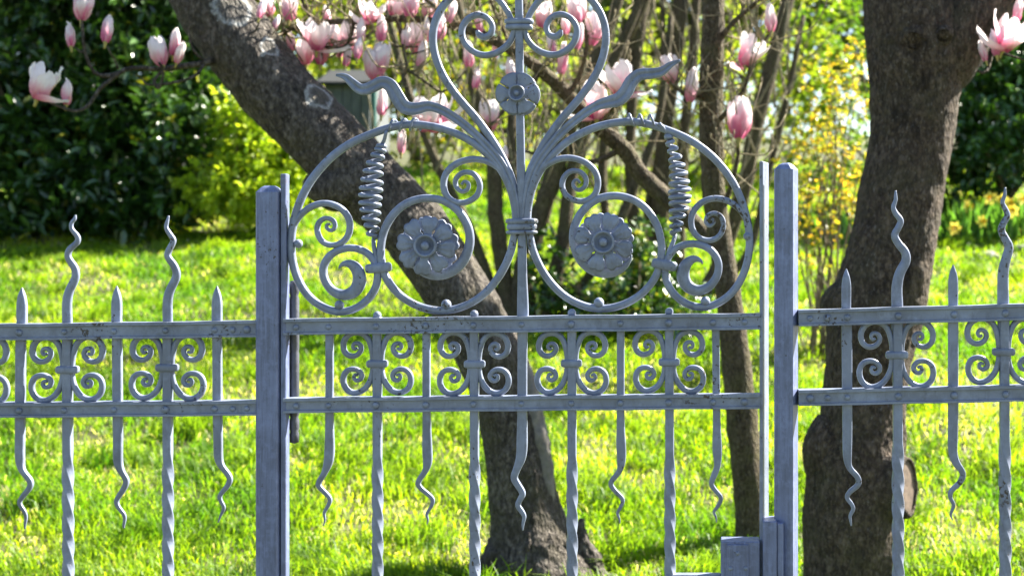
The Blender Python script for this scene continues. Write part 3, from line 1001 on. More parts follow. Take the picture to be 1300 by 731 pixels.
x0 = fx(-300)
panelL = empty('fence_panel', Vector((fx(100), 0, 0)), 'grey wrought iron fence panel joined to the hinge post of the gate', 'fence', 'fence panels beside the gate')
railsx = [28, 148, 275, 85, 213, 298, 316, -38, -100, -165, -228]
rail(panelL, -300, 328.5, 414.8, 406.7, 20.5, railsx)
rail(panelL, -300, 328.5, 513.3, 507.6, 18.5, railsx)
rail(panelL, -300, 328.5, 1128, 1126, 18.5, railsx[:5])
tailL = {
    28: [(26.5, 430, 11.5), (26, 520, 11.5), (25.5, 560, 11), (25.5, 582, 10.5), (29, 597, 9), (37, 609, 8.5), (37, 618, 8), (30, 629, 7), (25.8, 638, 6.2), (31, 648, 5.4), (33, 656, 4.6), (32, 664, 3.6), (31.6, 671, 2)],
    148: [(148.8, 430, 11.5), (149.5, 520, 11.5), (150, 560, 11), (150, 586, 10.5), (155, 599, 9), (160, 610, 8.6), (156, 622, 8), (149.5, 634, 7), (151, 643, 6.2), (157, 652, 5.4), (158, 659, 4.6), (156.8, 666, 3.8), (157, 670, 2.4)],
    275: [(275.8, 430, 11), (276.3, 520, 11), (277, 560, 10.6), (277.6, 581, 10), (282, 592, 9), (290.6, 606, 8.2), (287.5, 617, 7.4), (280, 628, 6.4), (281, 636, 5.6), (284.4, 644, 4.8), (281, 653, 3.6), (278, 663, 1.6)],
}
spear(panelL, 28, 365, tailL[28])
spear(panelL, 148.3, 363, tailL[148])
spear(panelL, 275.6, 363, tailL[275])
spear(panelL, -100, 366, [(x - 128, y, w_) for x, y, w_ in tailL[28]])
spear(panelL, -228, 367, [(x - 376, y, w_) for x, y, w_ in tailL[148]])
WL1 = [(85.5, 440, 12), (85.5, 409, 12), (85.2, 384, 11.5), (88.5, 368, 10.5), (96, 353, 9.5), (95, 340, 9), (86.5, 327, 8), (88.5, 316.5, 7.4), (98, 308, 6.8), (98.5, 300, 6.2), (91, 291, 5.4), (91, 283, 4.6), (95, 278, 4), (95.8, 273, 2.2)]
WL2 = [(213, 440, 12), (213, 408, 12), (213, 380, 11.5), (217.5, 365, 10.5), (224.5, 350, 9.6), (221, 337, 9), (212.6, 325, 8), (216.5, 314, 7.4), (220.5, 305, 6.6), (215.5, 297, 6), (211, 289, 5), (212.5, 281, 4), (214.2, 274, 2.2)]
for dx, T in ((0, WL1), (0, WL2), (-124, WL1), (-252, WL1)):
    wavy_top(panelL, [(x + dx, y, w_) for x, y, w_ in T])
for (x, xb) in ((85.5, 89), (213, 214), (-38.5, -37), (-166.5, -165)):
    twisted_bar(panelL, x, 412, xb, 1240, 572, 11)
for (x, y) in ((85.8, 469), (212.3, 466.5), (-38, 471), (-166, 472)):
    c_scrolls(panelL, x, y, 1.06)

panelR = empty('fence_panel', Vector((fx(1200), 0, 0)), 'grey wrought iron fence panel with chipped paint joined to the latch post', 'fence', 'fence panels beside the gate')
railsr = [1028, 1050, 1075, 1139.5, 1210, 1275, 1345, 1411, 1481, 1547]
rail(panelR, 1013.5, 1620, 393, 377, 20.5, railsr)
rail(panelR, 1013.5, 1620, 494, 482, 20, railsr)
rail(panelR, 1013.5, 1620, 1122, 1112, 20, railsr[2:])
tailR1 = [(1075, 420, 13), (1075.5, 515, 12.5), (1075.6, 555, 12), (1075.6, 577, 11), (1078.5, 593, 9.6), (1087.5, 605, 9), (1088, 615, 8.4), (1080, 623, 7.6), (1076.2, 631, 7), (1081, 639, 6.4), (1083, 646, 5.8), (1079.6, 654, 5), (1080, 660, 4), (1080.8, 667, 2.2)]
tailR2 = [(1210, 415, 12.5), (1210, 515, 12.5), (1209.6, 555, 12), (1209.6, 574, 11), (1214, 588, 9.6), (1220.6, 600, 9), (1217.5, 612, 8.2), (1208.5, 622, 7.4), (1207, 631, 6.6), (1211, 640, 5.6), (1209, 648, 4.6), (1207.6, 653, 3.6), (1210, 660, 1.6)]
spear(panelR, 1074.3, 341, tailR1)
spear(panelR, 1210, 336, tailR2)
spear(panelR, 1345, 331, [(x + 270, y - 6, w_) for x, y, w_ in tailR1])
spear(panelR, 1481, 326, [(x + 271, y - 9, w_) for x, y, w_ in tailR2])
WR1 = [(1139, 420, 15), (1139, 388, 14.5), (1138.6, 364, 13.5), (1142.5, 346, 12.5), (1150, 332, 11.5), (1149, 320, 10.5), (1141, 310, 9.6), (1135.5, 299, 9), (1140.5, 289, 8.2), (1143.5, 280, 7.6), (1137, 271, 6.8), (1134, 263, 5.8), (1136.8, 255, 4.8), (1137, 249, 4), (1137, 242, 2)]
WR2 = [(1274, 420, 15), (1273.6, 385, 14.5), (1273.4, 348, 13.5), (1276.8, 330, 12), (1281, 314, 11), (1276, 303, 10), (1271, 292, 9), (1274.6, 282, 8), (1279, 274, 7.4), (1276, 265, 6.4), (1272.4, 257, 5.4), (1275.5, 248, 4.4), (1276, 238, 2.2)]
for dx, dy, T in ((0, 0, WR1), (0, 0, WR2), (272, -7, WR1), (272, -7, WR2)):
    wavy_top(panelR, [(x + dx, y + dy, w_) for x, y, w_ in T])
for (x, xb) in ((1139.3, 1142), (1274.6, 1279), (1411, 1414), (1546, 1550)):
    twisted_bar(panelR, x, 405, xb, 1240, 560, 12)
for (x, y) in ((1138.5, 450.5), (1274, 446.5), (1411, 442), (1546, 438)):
    c_scrolls(panelR, x, y, 1.08)

# ------------------------------------------------------------------ magnolia trees
lichen = [(tuple(P(296, 8, 5.385)), 0.082), (tuple(P(345, 57, 5.40)), 0.046), (tuple(P(333, 71, 5.385)), 0.016), (tuple(P(252, 4, 5.40)), 0.018), (tuple(P(405, 122, 5.42)), 0.06)]
M_bark1 = bark('warty_grey_brown_bark', (0.015, 0.0125, 0.0105), (0.068, 0.057, 0.048), (0.225, 0.198, 0.170), lichen)
M_bark2 = bark('dark_brown_bark', (0.014, 0.0095, 0.007), (0.060, 0.043, 0.030), (0.185, 0.142, 0.102), ())
M_bark3 = bark('olive_brown_bark', (0.024, 0.017, 0.010), (0.075, 0.058, 0.034), (0.18, 0.15, 0.10), (), (0.085, 0.08, 0.03), 1.3)


def petal3(L, wid, cl):
    """one magnolia petal standing on the origin, outside facing -Y; length along Z"""
    V, F = [], []
    nu, nv = 5, 8
    for i in range(nv):
        v = i / (nv - 1)
        hw = wid * (math.sin(math.pi * min(1, 0.10 + 0.86 * v ** 0.85)) ** 0.75)
        r = 0.05 + 0.23 * math.sin(math.pi * v * cl) - 0.03 * v
        for j in range(nu):
            u = -1 + 2 * j / (nu - 1)
            ang = u * hw / 0.27
            rr = 0.27
            x = rr * math.sin(ang)
            y = -(r + rr * (math.cos(ang) - 1))
            ruf = 0.025 * v * math.sin(7 * u + 5 * v + 20 * wid) + 0.03 * v * v * math.sin(3 * u + 30 * cl)
            V.append((x * L * (1 + 0.12 * math.sin(9 * v + 20 * cl)), (y + ruf) * L, v * L * (1 - 0.06 * u * u - 0.05 * math.exp(-(u / .3) ** 2) * (v > .95)) + 0.015 * L * math.sin(5 * u + 3 * v)))
    for i in range(nv - 1):
        for j in range(nu - 1):
            a = i * nu + j
            F.append((a, a + 1, a + nu + 1, a + nu))
    return make_mesh('petal', V, F, M_petal)


PETAL = [petal3(1.0, 0.30, 0.86), petal3(1.0, 0.27, 0.98), petal3(1.0, 0.33, 0.66), petal3(1.0, 0.26, 0.78), petal3(1.0, 0.34, 0.92)]
V, F = tube3([(0, 0, -0.22, 0.035), (0, 0, -0.08, 0.05), (0, 0, 0.0, 0.075), (0, 0, 0.08, 0.06), (0, 0, 0.30, 0.03)], n=2, sides=7)
CALYX = make_mesh('flower', V, F, M_calyx)


def flower(parent, px, py, size, d, lean=0.0, kind=None, back=0.0):
    """size = length in pixels; (px,py) = middle of the bloom"""
    L = size * d / FPX
    kind = kind if kind is not None else random.choice((0, 0, 1, 2))
    c = P(px, py, d)
    rot = Matrix.Rotation(lean, 3, 'Y') @ Matrix.Rotation(random.uniform(-0.25, 0.25) + back, 3, 'X') @ Matrix.Rotation(random.uniform(0, 6.28), 3, 'Z')
    base = c - rot @ Vector((0, 0, 0.45 * L))
    o = link('flower', CALYX, parent, base - root_of(parent))
    o.rotation_euler = rot.to_euler()
    o.scale = (L, L, L)
    n = {0: 6, 1: 5, 2: 8}[kind]
    for i in range(n):
        p = link('petal', PETAL[kind if i % 3 else random.choice((0, kind, 3, 4))], o)
        tilt = {0: random.uniform(-0.02, 0.14), 1: random.uniform(-0.10, 0.0), 2: random.uniform(0.05, 0.6)}[kind]
        if kind == 2 and i == 0:
            tilt = 1.2
        s = random.uniform(0.88, 1.06) * (0.75 if kind == 1 else 1)
        p.scale = (s, s, random.uniform(0.9, 1.05))
        p.rotation_euler = (Matrix.Rotation(2 * math.pi * i / n + random.uniform(-.15, .15), 3, 'Z') @ Matrix.Rotation(tilt, 3, 'X')).to_euler()
    return base


def twig(parent, pts, d, mat, name='twig', sides=6, bumpy=0.12):
    V, F = ptube(pts, d, n=5, sides=sides, bumpy=bumpy, bscale=40)
    return build(name, V, F, mat, parent)


def twig_to(parent, a, b, r0, mat, name='twig'):
    """twig between two 3D points with a bend"""
    a, b = Vector(a), Vector(b)
    L = (b - a).length
    j = lambda s: Vector((random.uniform(-s, s), random.uniform(-s, s), random.uniform(-s, s)))
    m1 = a.lerp(b, 0.35) + j(0.08 * L) - Vector((0, 0, 0.06 * L))
    m2 = a.lerp(b, 0.72) + j(0.08 * L) - Vector((0, 0, 0.08 * L))
    V, F = tube3([(*a, r0), (*m1, r0 * 0.85), (*m2, r0 * 0.7), (*b, r0 * 0.6)], n=4, sides=6, bumpy=0.1, bscale=40)
    return build(name, V, F, mat, parent)


# leaning magnolia
base1 = ground_point(684, 5.5)
tree1 = empty('magnolia_tree', base1, 'leaning magnolia tree with lichen spotted bark crossing behind the gate', 'tree')
bz = base1.z
trunk = [(694, 785, 118, 5.50), (690, 760, 98, 5.50), (683, 728, 76, 5.50), (677, 700, 62, 5.50), (672, 676, 51, 5.50), (669, 655, 46, 5.50), (665, 630, 43.5, 5.50), (659, 590, 42, 5.50), (650, 540, 40, 5.50), (637, 490, 41, 5.50), (617, 440, 42, 5.50), (588, 385, 42, 5.50), (556, 335, 42, 5.50), (522, 287, 43, 5.50), (466, 232, 45, 5.50), (408, 172, 46, 5.50), (350, 114, 46, 5.50), (300, 50, 46, 5.50), (256, -20, 46, 5.5), (220, -90, 44, 5.5), (190, -170, 42, 5.5)]
V, F = ptube(trunk, n=16, sides=110, bumpy=0.060, bscale=11)
build('trunk', V, F, M_bark1, tree1)
# swelling and old wound on the underside
V, F = ptube([(470, 228, 30, 5.44), (432, 236, 32, 5.44), (404, 232, 24, 5.44), (392, 224, 12, 5.44)], n=6, sides=26, bumpy=0.12, bscale=14)
build('burl', V, F, M_bark1, tree1)
V, F = ptube([(632, 745, 34, 5.44), (645, 712, 36, 5.45), (666, 696, 38, 5.45), (690, 704, 38, 5.45), (708, 726, 36, 5.45), (718, 752, 34, 5.44)], n=12, sides=60, bumpy=0.30, bscale=19)
build('root_swelling', V, F, M_bark1, tree1)
V, F = ptube([(775, 765, 15, 5.42), (757, 728, 14, 5.45), (744, 696, 11, 5.47), (736, 676, 8, 5.48), (738, 658, 3, 5.48)], n=10, sides=40, bumpy=0.30, bscale=24)
build('dead_stub', V, F, M_bark1, tree1)
# strip where the bark is gone
V, F = ptube([(655, 440, 4, 5.46), (668, 480, 10, 5.455), (678, 525, 12, 5.45), (687, 570, 12, 5.45), (695, 610, 10, 5.45), (700, 640, 4, 5.45)], n=12, sides=44, bumpy=0.28, bscale=22)
build('bare_wood', V, F, M_deadwood, tree1)

F_LEFT = [(105, 8, 40, 0.1, 0), (89, 45, 34, -0.15, 1), (136, 38, 38, 0.05, 1), (54, 104, 50, 0.25, 2), (85, 117, 36, 0.1, 1), (201, 66, 40, -0.3, 0), (222, 55, 36, 0.2, 1), (228, 68, 30, 0.4, 1), (332, 12, 28, 0.2, 1)]
br = twig(tree1, [(300, 70, 6, 5.42), (262, 80, 4.5, 5.40), (235, 84, 4, 5.38), (205, 88, 3.4, 5.35), (168, 87, 3, 5.3), (140, 96, 2.8, 5.28), (120, 92, 2.5, 5.25), (108, 66, 2.2, 5.22), (104, 30, 2.2, 5.2)], None, M_bark1, 'branch')
twig(tree1, [(160, 87, 3, 5.29), (128, 112, 2.6, 5.26), (112, 134, 2.4, 5.24), (95, 141, 2.2, 5.22), (72, 134, 2, 5.2), (58, 126, 2, 5.2)], None, M_bark1)
twig(tree1, [(210, 87, 2.4, 5.35), (196, 102, 2, 5.3), (202, 112, 1.8, 5.3), (208, 90, 1.8, 5.28), (202, 80, 1.8, 5.25)], None, M_bark1)
twig(tree1, [(260, 80, 2.4, 5.4), (248, 96, 2, 5.35), (225, 104, 1.7, 5.32), (190, 108, 1.4, 5.3), (180, 100, 1, 5.3)], None, M_bark1)
twig(tree1, [(262, 80, 2.2, 5.4), (246, 64, 1.8, 5.37), (240, 42, 1.5, 5.35), (244, 30, 1.0, 5.33)], None, M_bark1)
ends_left = [P(104, 28, 5.2), P(108, 66, 5.22), P(150, 88, 5.28), P(58, 126, 5.2), P(80, 137, 5.21), P(205, 86, 5.3), P(225, 86, 5.36), P(228, 86, 5.36), P(318, 40, 5.42)]
for (x, y, s, ln, kd), e in zip(F_LEFT, ends_left):
    b = flower(tree1, x, y, s, 5.22 if x < 160 else 5.28, ln, kd)
    twig_to(tree1, e, b, 0.0045, M_bark1)

# right magnolia
base2 = ground_point(1085, 5.2)
tree2 = empty('magnolia_tree', base2, 'thick dark trunked magnolia tree with sawn limb scar behind the fence panel', 'tree')
trunk2 = [(1074, 800, 70, 5.2), (1076, 765, 61, 5.2), (1079, 725, 60, 5.2), (1083, 680, 63, 5.2), (1085, 635, 64, 5.2), (1087, 590, 62, 5.2), (1094, 545, 56, 5.2), (1098, 500, 54, 5.2), (1103, 450, 56, 5.2), (1112, 400, 60, 5.2), (1124, 350, 58, 5.2), (1135, 300, 55, 5.2), (1146, 240, 53, 5.2), (1156, 180, 53, 5.2), (1162, 120, 57, 5.2), (1163, 70, 62, 5.2), (1158, 20, 62, 5.2), (1148, -40, 56, 5.2), (1135, -120, 52, 5.2), (1120, -200, 48, 5.2)]
V, F = ptube(trunk2, n=16, sides=110, bumpy=0.060, bscale=9)
build('trunk', V, F, M_bark2, tree2)
V, F = ptube([(1160, 130, 30, 5.2), (1190, 80, 48, 5.2), (1222, 30, 48, 5.2), (1258, -20, 44, 5.2), (1300, -80, 40, 5.2), (1340, -160, 36, 5.2)], n=8, sides=44, bumpy=0.06, bscale=9)
build('limb', V, F, M_bark2, tree2)
V, F = ptube([(1108, 392, 30, 5.16), (1080, 386, 32, 5.15), (1064, 392, 26, 5.15), (1056, 410, 14, 5.15)], n=6, sides=24, bumpy=0.12, bscale=12)
build('burl', V, F, M_bark2, tree2)
V, F = ptube([(1062, 535, 26, 5.18), (1052, 562, 31, 5.17), (1050, 590, 30, 5.17), (1058, 625, 24, 5.18)], n=6, sides=24, bumpy=0.12, bscale=12)
build('burl', V, F, M_bark2, tree2)


def oval_stub(c, ax, rh, rv, depth, parent):
    """sawn limb: bark collar along ax with a sunken pale face"""
    ax = ax.normalized()
    up = Vector((0, 0, 1)); sd_ = ax.cross(up).normalized(); up = sd_.cross(ax)
    n = 30
    def rings(prof):
        V, F = [], []
        for (h, k) in prof:
            for j in range(n):
                a_ = 2 * math.pi * j / n
                v = sd_ * (math.cos(a_) * rh * k) + up * (math.sin(a_) * rv * k)
                p = c + ax * h + v
                p += v * (0.10 * mnoise.noise(p * 25))
                V.append(p)
        for i in range(len(prof) - 1):
            for j in range(n):
                F.append((i * n + j, i * n + (j + 1) % n, (i + 1) * n + (j + 1) % n, (i + 1) * n + j))
        return V, F
    V, F = rings([(-depth, 1.7), (-depth * .6, 1.35), (-depth * .25, 1.12), (0, 1.06), (0.010, 1.0), (0.012, 0.93), (0.004, 0.86), (0.0, 0.84)])
    st = build('cut_stub', V, F, M_bark2, parent)
    V, F = rings([(0.002, 0.88), (0.003, 0.7), (0.001, 0.5), (0.003, 0.3), (0.0, 0.02)])
    build('cut_face', V, F, M_cutwood, st)


oval_stub(P(1151, 617, 5.06), Vector((0.82, -0.55, 0.05)), 0.070, 0.105, 0.11, tree2)
for (x, y, r) in ((1160, 50, 20), (1198, 44, 13)):
    V, F = ptube([(x, y, r, 5.06), (x, y, r * 0.95, 5.03), (x, y + 1, r * 0.55, 5.02), (x, y + 1, r * 0.45, 5.045)], n=4, sides=18, bumpy=0.2, bscale=22)
    build('knot', V, F, M_bark2, tree2)
F_RIGHT = [(1281, 42, 52, 0.35, 2), (1262, 56, 34, -0.2, 1), (1248, 66, 28, -0.3, 1), (1292, 14, 34, 0.2, 1), (1322, 60, 46, 0.2, 0)]
twig(tree2, [(1268, -10, 4, 5.15), (1262, 40, 3.4, 5.05), (1256, 80, 2.8, 5.02), (1250, 92, 2.2, 5.0), (1240, 90, 2, 5.0)], None, M_bark2)
for (x, y, s, ln, kd) in F_RIGHT:
    b = flower(tree2, x, y, s, 5.0, ln, kd)
    twig_to(tree2, P(1258, 66, 5.03), b, 0.0045, M_bark2)

# slender tree with a long arching branch full of flowers
base3 = ground_point(955, 5.9)
tree3 = empty('magnolia_tree', base3, 'slender magnolia with long arching branch of pink flowers beside latch stile', 'tree')
trunk3 = [(960, 745, 28, 5.9), (957, 705, 23, 5.9), (952, 640, 20, 5.9), (947, 580, 20, 5.9), (941, 520, 20, 5.9), (934, 450, 18, 5.9), (928, 400, 17, 5.9), (920, 340, 15.5, 5.9), (912, 290, 15, 5.9), (906, 240, 15, 5.9), (903, 180, 15.5, 5.9), (903, 110, 15.5, 5.9), (905, 40, 14.5, 5.9), (906, -30, 13.5, 5.9), (910, -120, 12, 5.9)]
V, F = ptube(trunk3, n=8, sides=26, bumpy=0.10, bscale=18)
build('trunk', V, F, M_bark3, tree3)
arch = [(914, 318, 10, 5.95), (885, 288, 11.5, 6.0), (850, 255, 11.5, 6.02), (815, 222, 11, 6.03), (790, 188, 10.5, 6.0), (758, 160, 10, 5.95), (722, 122, 9, 5.9), (685, 88, 8, 5.85), (650, 65, 7, 5.8), (615, 46, 6, 5.75), (586, 37, 5.2, 5.7), (558, 28, 4.8, 5.7), (505, 24, 4.6, 5.65), (450, 27, 4.2, 5.62), (400, 30, 3.8, 5.6), (372, 36, 3.2, 5.6), (352, 46, 2.4, 5.6)]
V, F = ptube(arch, n=8, sides=18, bumpy=0.14, bscale=22)
build('branch', V, F, M_bark3, tree3)
arch3 = [P(a[0], a[1], a[3]) for a in arch]
more_br = [
    [(586, 37, 4, 5.7), (560, 16, 3, 5.66), (535, -5, 2.4, 5.6)],
    [(505, 24, 3.2, 5.65), (512, 60, 2.4, 5.6), (516, 88, 2, 5.58), (505, 112, 1.8, 5.56)],
    [(516, 88, 2, 5.58), (528, 96, 1.9, 5.56), (560, 118, 1.7, 5.55)],
    [(450, 27, 3, 5.62), (440, 58, 2.2, 5.58), (420, 60, 2, 5.56), (395, 58, 1.8, 5.55)],
    [(400, 30, 2.4, 5.6), (388, 12, 2, 5.58), (380, -10, 1.6, 5.56)],
    [(685, 88, 4, 5.85), (672, 112, 3, 5.8), (650, 130, 2.4, 5.75), (622, 160, 2, 5.7)],
    [(722, 122, 4, 5.9), (738, 90, 3, 5.85), (745, 55, 2.6, 5.8), (740, 25, 2.2, 5.78)],
    [(758, 160, 4, 5.95), (775, 140, 3, 5.9), (788, 122, 2.4, 5.85)],
    [(903, 120, 5, 5.9), (880, 124, 2.6, 5.85), (866, 118, 2.2, 5.82), (850, 104, 2, 5.8)],
    [(905, 160, 4, 5.9), (925, 140, 3, 5.82), (945, 112, 2.5, 5.78), (952, 85, 2, 5.75)],
    [(906, 60, 5, 5.9), (930, 30, 3.2, 5.85), (955, 8, 2.5, 5.82), (985, -20, 2, 5.8)],
    [(912, 280, 4.5, 5.9), (930, 230, 3, 5.85), (937, 195, 2.4, 5.8), (936, 176, 2.2, 5.76)],
    [(945, 112, 2.2, 5.78), (962, 70, 1.9, 5.8), (975, 45, 1.8, 5.8)],
    [(650, 65, 3.5, 5.8), (640, 40, 2.6, 5.78), (626, 10, 2, 5.75), (616, -20, 1.6, 5.7)],
    [(790, 188, 4.5, 6.0), (755, 205, 3, 5.95), (700, 200, 2.4, 5.9), (660, 190, 2, 5.85)],
]
for b_ in more_br:
    twig(tree3, b_, None, M_bark3, 'branch' if b_[0][2] >= 4 else 'twig')
F_MID = [(367, 10, 36, 0, 0), (350, 30, 24, 0.3, 1), (369, 52, 30, -0.2, 1), (388, 66, 36, 0, 0), (403, 44, 44, 0.1, 2), (408, 66, 36, 0.1, 0), (428, 58, 34, -0.2, 1), (441, 48, 42, 0.1, 0), (441, 72, 28, 0.2, 1), (458, 40, 34, 0, 1), (471, 14, 36, 0.2, 2), (484, 38, 34, 0, 1), (503, 8, 40, 0, 0), (521, 5, 38, 0.1, 0), (475, 84, 44, -0.15, 0), (484, 74, 42, 0.15, 0), (515, 48, 34, 0.1, 1), (529, 50, 40, -0.1, 0), (536, 70, 36, 0.2, 1), (541, 40, 34, 0, 1), (559, 34, 40, 0, 1), (573, 16, 30, 0.3, 1), (485, 130, 36, 0.1, 1), (540, 146, 46, -0.1, 2), (559, 142, 46, 0.15, 2), (510, 180, 34, 0, 1), (622, 146, 42, 0, 0), (649, 92, 36, -0.2, 1), (640, 200, 30, 0.2, 1), (733, 11, 42, -0.1, 0), (752, 38, 46, 0.1, 0), (714, 76, 42, 0.1, 1), (700, 58, 30, -.3, 1), (735, 48, 34, 0.2, 1), (789, 100, 50, -0.1, 2), (757, 128, 50, 0, 2), (850, 88, 40, -0.1, 0), (878, 110, 44, 0.1, 1), (951, 66, 42, 0.25, 2), (939, 152, 54, 0.05, 0), (978, 24, 38, -0.05, 1), (605, 100, 30, 0.1, 1), (690, 20, 34, 0.2, 0), (630, 60, 30, 0.2, 1), (595, 70, 34, 0, 1), (415, 22, 30, -0.2, 1), (340, 8, 30, -0.2, 0), (545, 8, 34, 0.1, 0), (455, 62, 30, 0.1, 1), (420, 45, 34, 0.1, 0), (608, 30, 30, -0.1, 1), (718, 32, 30, -0.1, 1)]
allpts = []
for b_ in more_br:
    c = catmull([(p[0], p[1], p[3]) for p in b_], 4)
    allpts += [P(*r) for r in c]
ac = catmull([(a[0], a[1], a[3]) for a in arch[6:]], 4)
allpts += [P(*r) for r in ac]
for (x, y, s, ln, kd) in F_MID:
    dd = 5.62 + random.uniform(-0.12, 0.1) if x < 600 else 5.78 + random.uniform(-0.1, 0.08)
    b = flower(tree3, x, y, s, dd, ln, kd)
    near = min(allpts, key=lambda p: (p - b).length + (0.05 if p.z > b.z else 0))
    twig_to(tree3, near, b, 0.004, M_bark3)


tw_parts = []
for _ in range(300):
    p0 = random.choice(allpts)
    a_ = Vector((random.gauss(0, 0.5), random.gauss(0, 0.25), random.uniform(-0.15, 1.0))).normalized()
    ln = random.uniform(0.10, 0.34)
    kink = Vector((random.gauss(0, .035), random.gauss(0, .03), random.gauss(0, .03)))
    p1 = p0 + a_ * ln * 0.5 + kink
    p2 = p0 + a_ * ln + Vector((0, 0, 0.05))
    r_ = random.uniform(0.0016, 0.0034)
    tw_parts.append(tube3([(*p0, r_ * 1.3), (*p1, r_), (*p2, r_ * 0.8)], n=3, sides=5))
    V, F = sphere_v((0, 0, 0), 1, 5, 4)
    tw_parts.append(([(p2.x + v[0] * .004, p2.y + v[1] * .004, p2.z + .01 + v[2] * .013) for v in V], F))
V, F = join(tw_parts)
build('twigs', V, F, M_stem_pale, tree3)['kind'] = 'stuff'


# ------------------------------------------------------------------ shrubs
def leaf_arrays(pos, L, W, axis, nrm, fold=0.25, curl=0.15):
    """6-vertex folded leaves: pos base (n,3), axis unit (n,3), nrm unit (n,3)"""
    side = np.cross(axis, nrm)
    side /= np.linalg.norm(side, axis=1)[:, None] + 1e-9
    L_, W_ = L[:, None], W[:, None]
    tip = pos + axis * L_ - nrm * L_ * curl
    l1 = pos + axis * L_ * 0.30 + side * W_ * 0.46 + nrm * W_ * fold
    l2 = pos + axis * L_ * 0.68 + side * W_ * 0.42 + nrm * W_ * fold * 0.7
    r1 = pos + axis * L_ * 0.30 - side * W_ * 0.46 + nrm * W_ * fold
    r2 = pos + axis * L_ * 0.68 - side * W_ * 0.42 + nrm * W_ * fold * 0.7
    V = np.stack([pos, l1, l2, tip, r2, r1], 1)
    b = (np.arange(len(pos)) * 6)[:, None]
    F = np.stack([b + [0, 3, 2, 1], b + [0, 5, 4, 3]], 1).reshape(-1, 4)
    return V, F


def unit(v):
    return v / (np.linalg.norm(v, axis=1)[:, None] + 1e-9)


def shrub(name, label, lobes, base_px, base_d, n, L, W, colors, mat, stem_mat, whorl=7, nstem=6, spread=0.6, group=None, cat='shrub', singles=0, stem_r=0.02, shell=0.45, zfloor=True, droop=0.0, yellow=None):
    """lobes: (px, py, rx_px, rz_px, d, ry_m) ellipsoids; whorls of leaves through their volume"""
    base = ground_point(base_px, base_d)
    root = empty(name, base, label, cat, group)
    vol = np.array([l[2] * l[3] for l in lobes], float); vol /= vol.sum()
    nw = n // whorl
    li = rng.choice(len(lobes), nw, p=vol)
    u = unit(rng.normal(size=(nw, 3)))
    rad = (shell + (1 - shell) * rng.random(nw) ** 0.6) * (1 + 0.14 * rng.normal(size=nw))
    cen = np.array([P(l[0], l[1], l[4]) for l in lobes]); ext = np.array([(l[2] * l[4] / FPX, l[5], l[3] * l[4] / FPX) for l in lobes])
    tips = cen[li] + u * rad[:, None] * ext[li]
    g = gh(tips[:, 0], tips[:, 1])
    ok = tips[:, 2] > g + 0.06
    tips, u = tips[ok], u[ok]
    nw = len(tips)
    T = np.repeat(tips, whorl, 0)
    out = np.repeat(unit(u * 0.7 + np.array([0, 0, 0.35]) + 0.4 * rng.normal(size=(nw, 3))), whorl, 0)
    m = len(T)
    ax = unit(out * (0.35 + 0.3 * rng.random((m, 1))) + unit(rng.normal(size=(m, 3))) * spread - np.array([0, 0, droop]))
    up = unit(np.array([0.0, 0.0, 1.0]) + 0.5 * out + 0.35 * rng.normal(size=(m, 3)))
    nr = unit(up - ax * np.sum(up * ax, 1)[:, None])
    LL = L * (0.6 + 0.6 * rng.random(m)); WW = W * (0.7 + 0.5 * rng.random(m))
    pos = T + ax * 0.1 * LL[:, None] + rng.normal(size=(m, 3)) * L * 0.25
    V, F = leaf_arrays(pos, LL, WW, ax, nr)
    ca, cb = np.array(colors[0]), np.array(colors[1])
    k = np.clip(np.repeat(rng.random(nw), whorl) * 0.6 + 0.4 * rng.random(m), 0, 1)[:, None]
    C = ca * (1 - k) + cb * k
    if yellow is not None:
        sel = rng.random(m) < yellow[0]
        C[sel] = np.array(yellow[1]) * rng.uniform(0.7, 1.2, (sel.sum(), 1))
    Vl = V - np.array(base)
    # the nearest leaves one by one, the rest as one mass
    idx = np.array([], int)
    if singles:
        front = np.argsort(pos[:, 1])[: singles * 5]
        idx = rng.choice(front, singles, replace=False)
    rest = np.setdiff1d(np.arange(m), idx)
    b = (np.arange(len(rest)) * 6)[:, None]
    Fr = np.stack([b + [0, 3, 2, 1], b + [0, 5, 4, 3]], 1).reshape(-1, 4)
    fo = link('foliage', mesh_np('foliage', Vl[rest], Fr, mat, np.repeat(C[rest], 6, 0)), root)
    fo['kind'] = 'stuff'
    F1 = np.array([[0, 3, 2, 1], [0, 5, 4, 3]])
    for i in idx:
        link('leaf', mesh_np('leaf', Vl[i], F1, mat, np.repeat(C[i][None], 6, 0)), root)
    for s in range(nstem):
        t = tips[rng.integers(nw)]
        b0 = base + Vector((random.uniform(-.15, .15), random.uniform(-.15, .15), -0.05))
        t = Vector(t)
        mid = b0.lerp(t, 0.5) + Vector((random.uniform(-.12, .12), random.uniform(-.12, .12), 0.12 * (t - b0).length))
        Vs, Fs = tube3([(*b0, stem_r), (*mid, stem_r * 0.7), (*t, stem_r * 0.25)], n=5, sides=7, bumpy=0.12, bscale=15)
        build('stem', Vs, Fs, stem_mat, root)
    return root


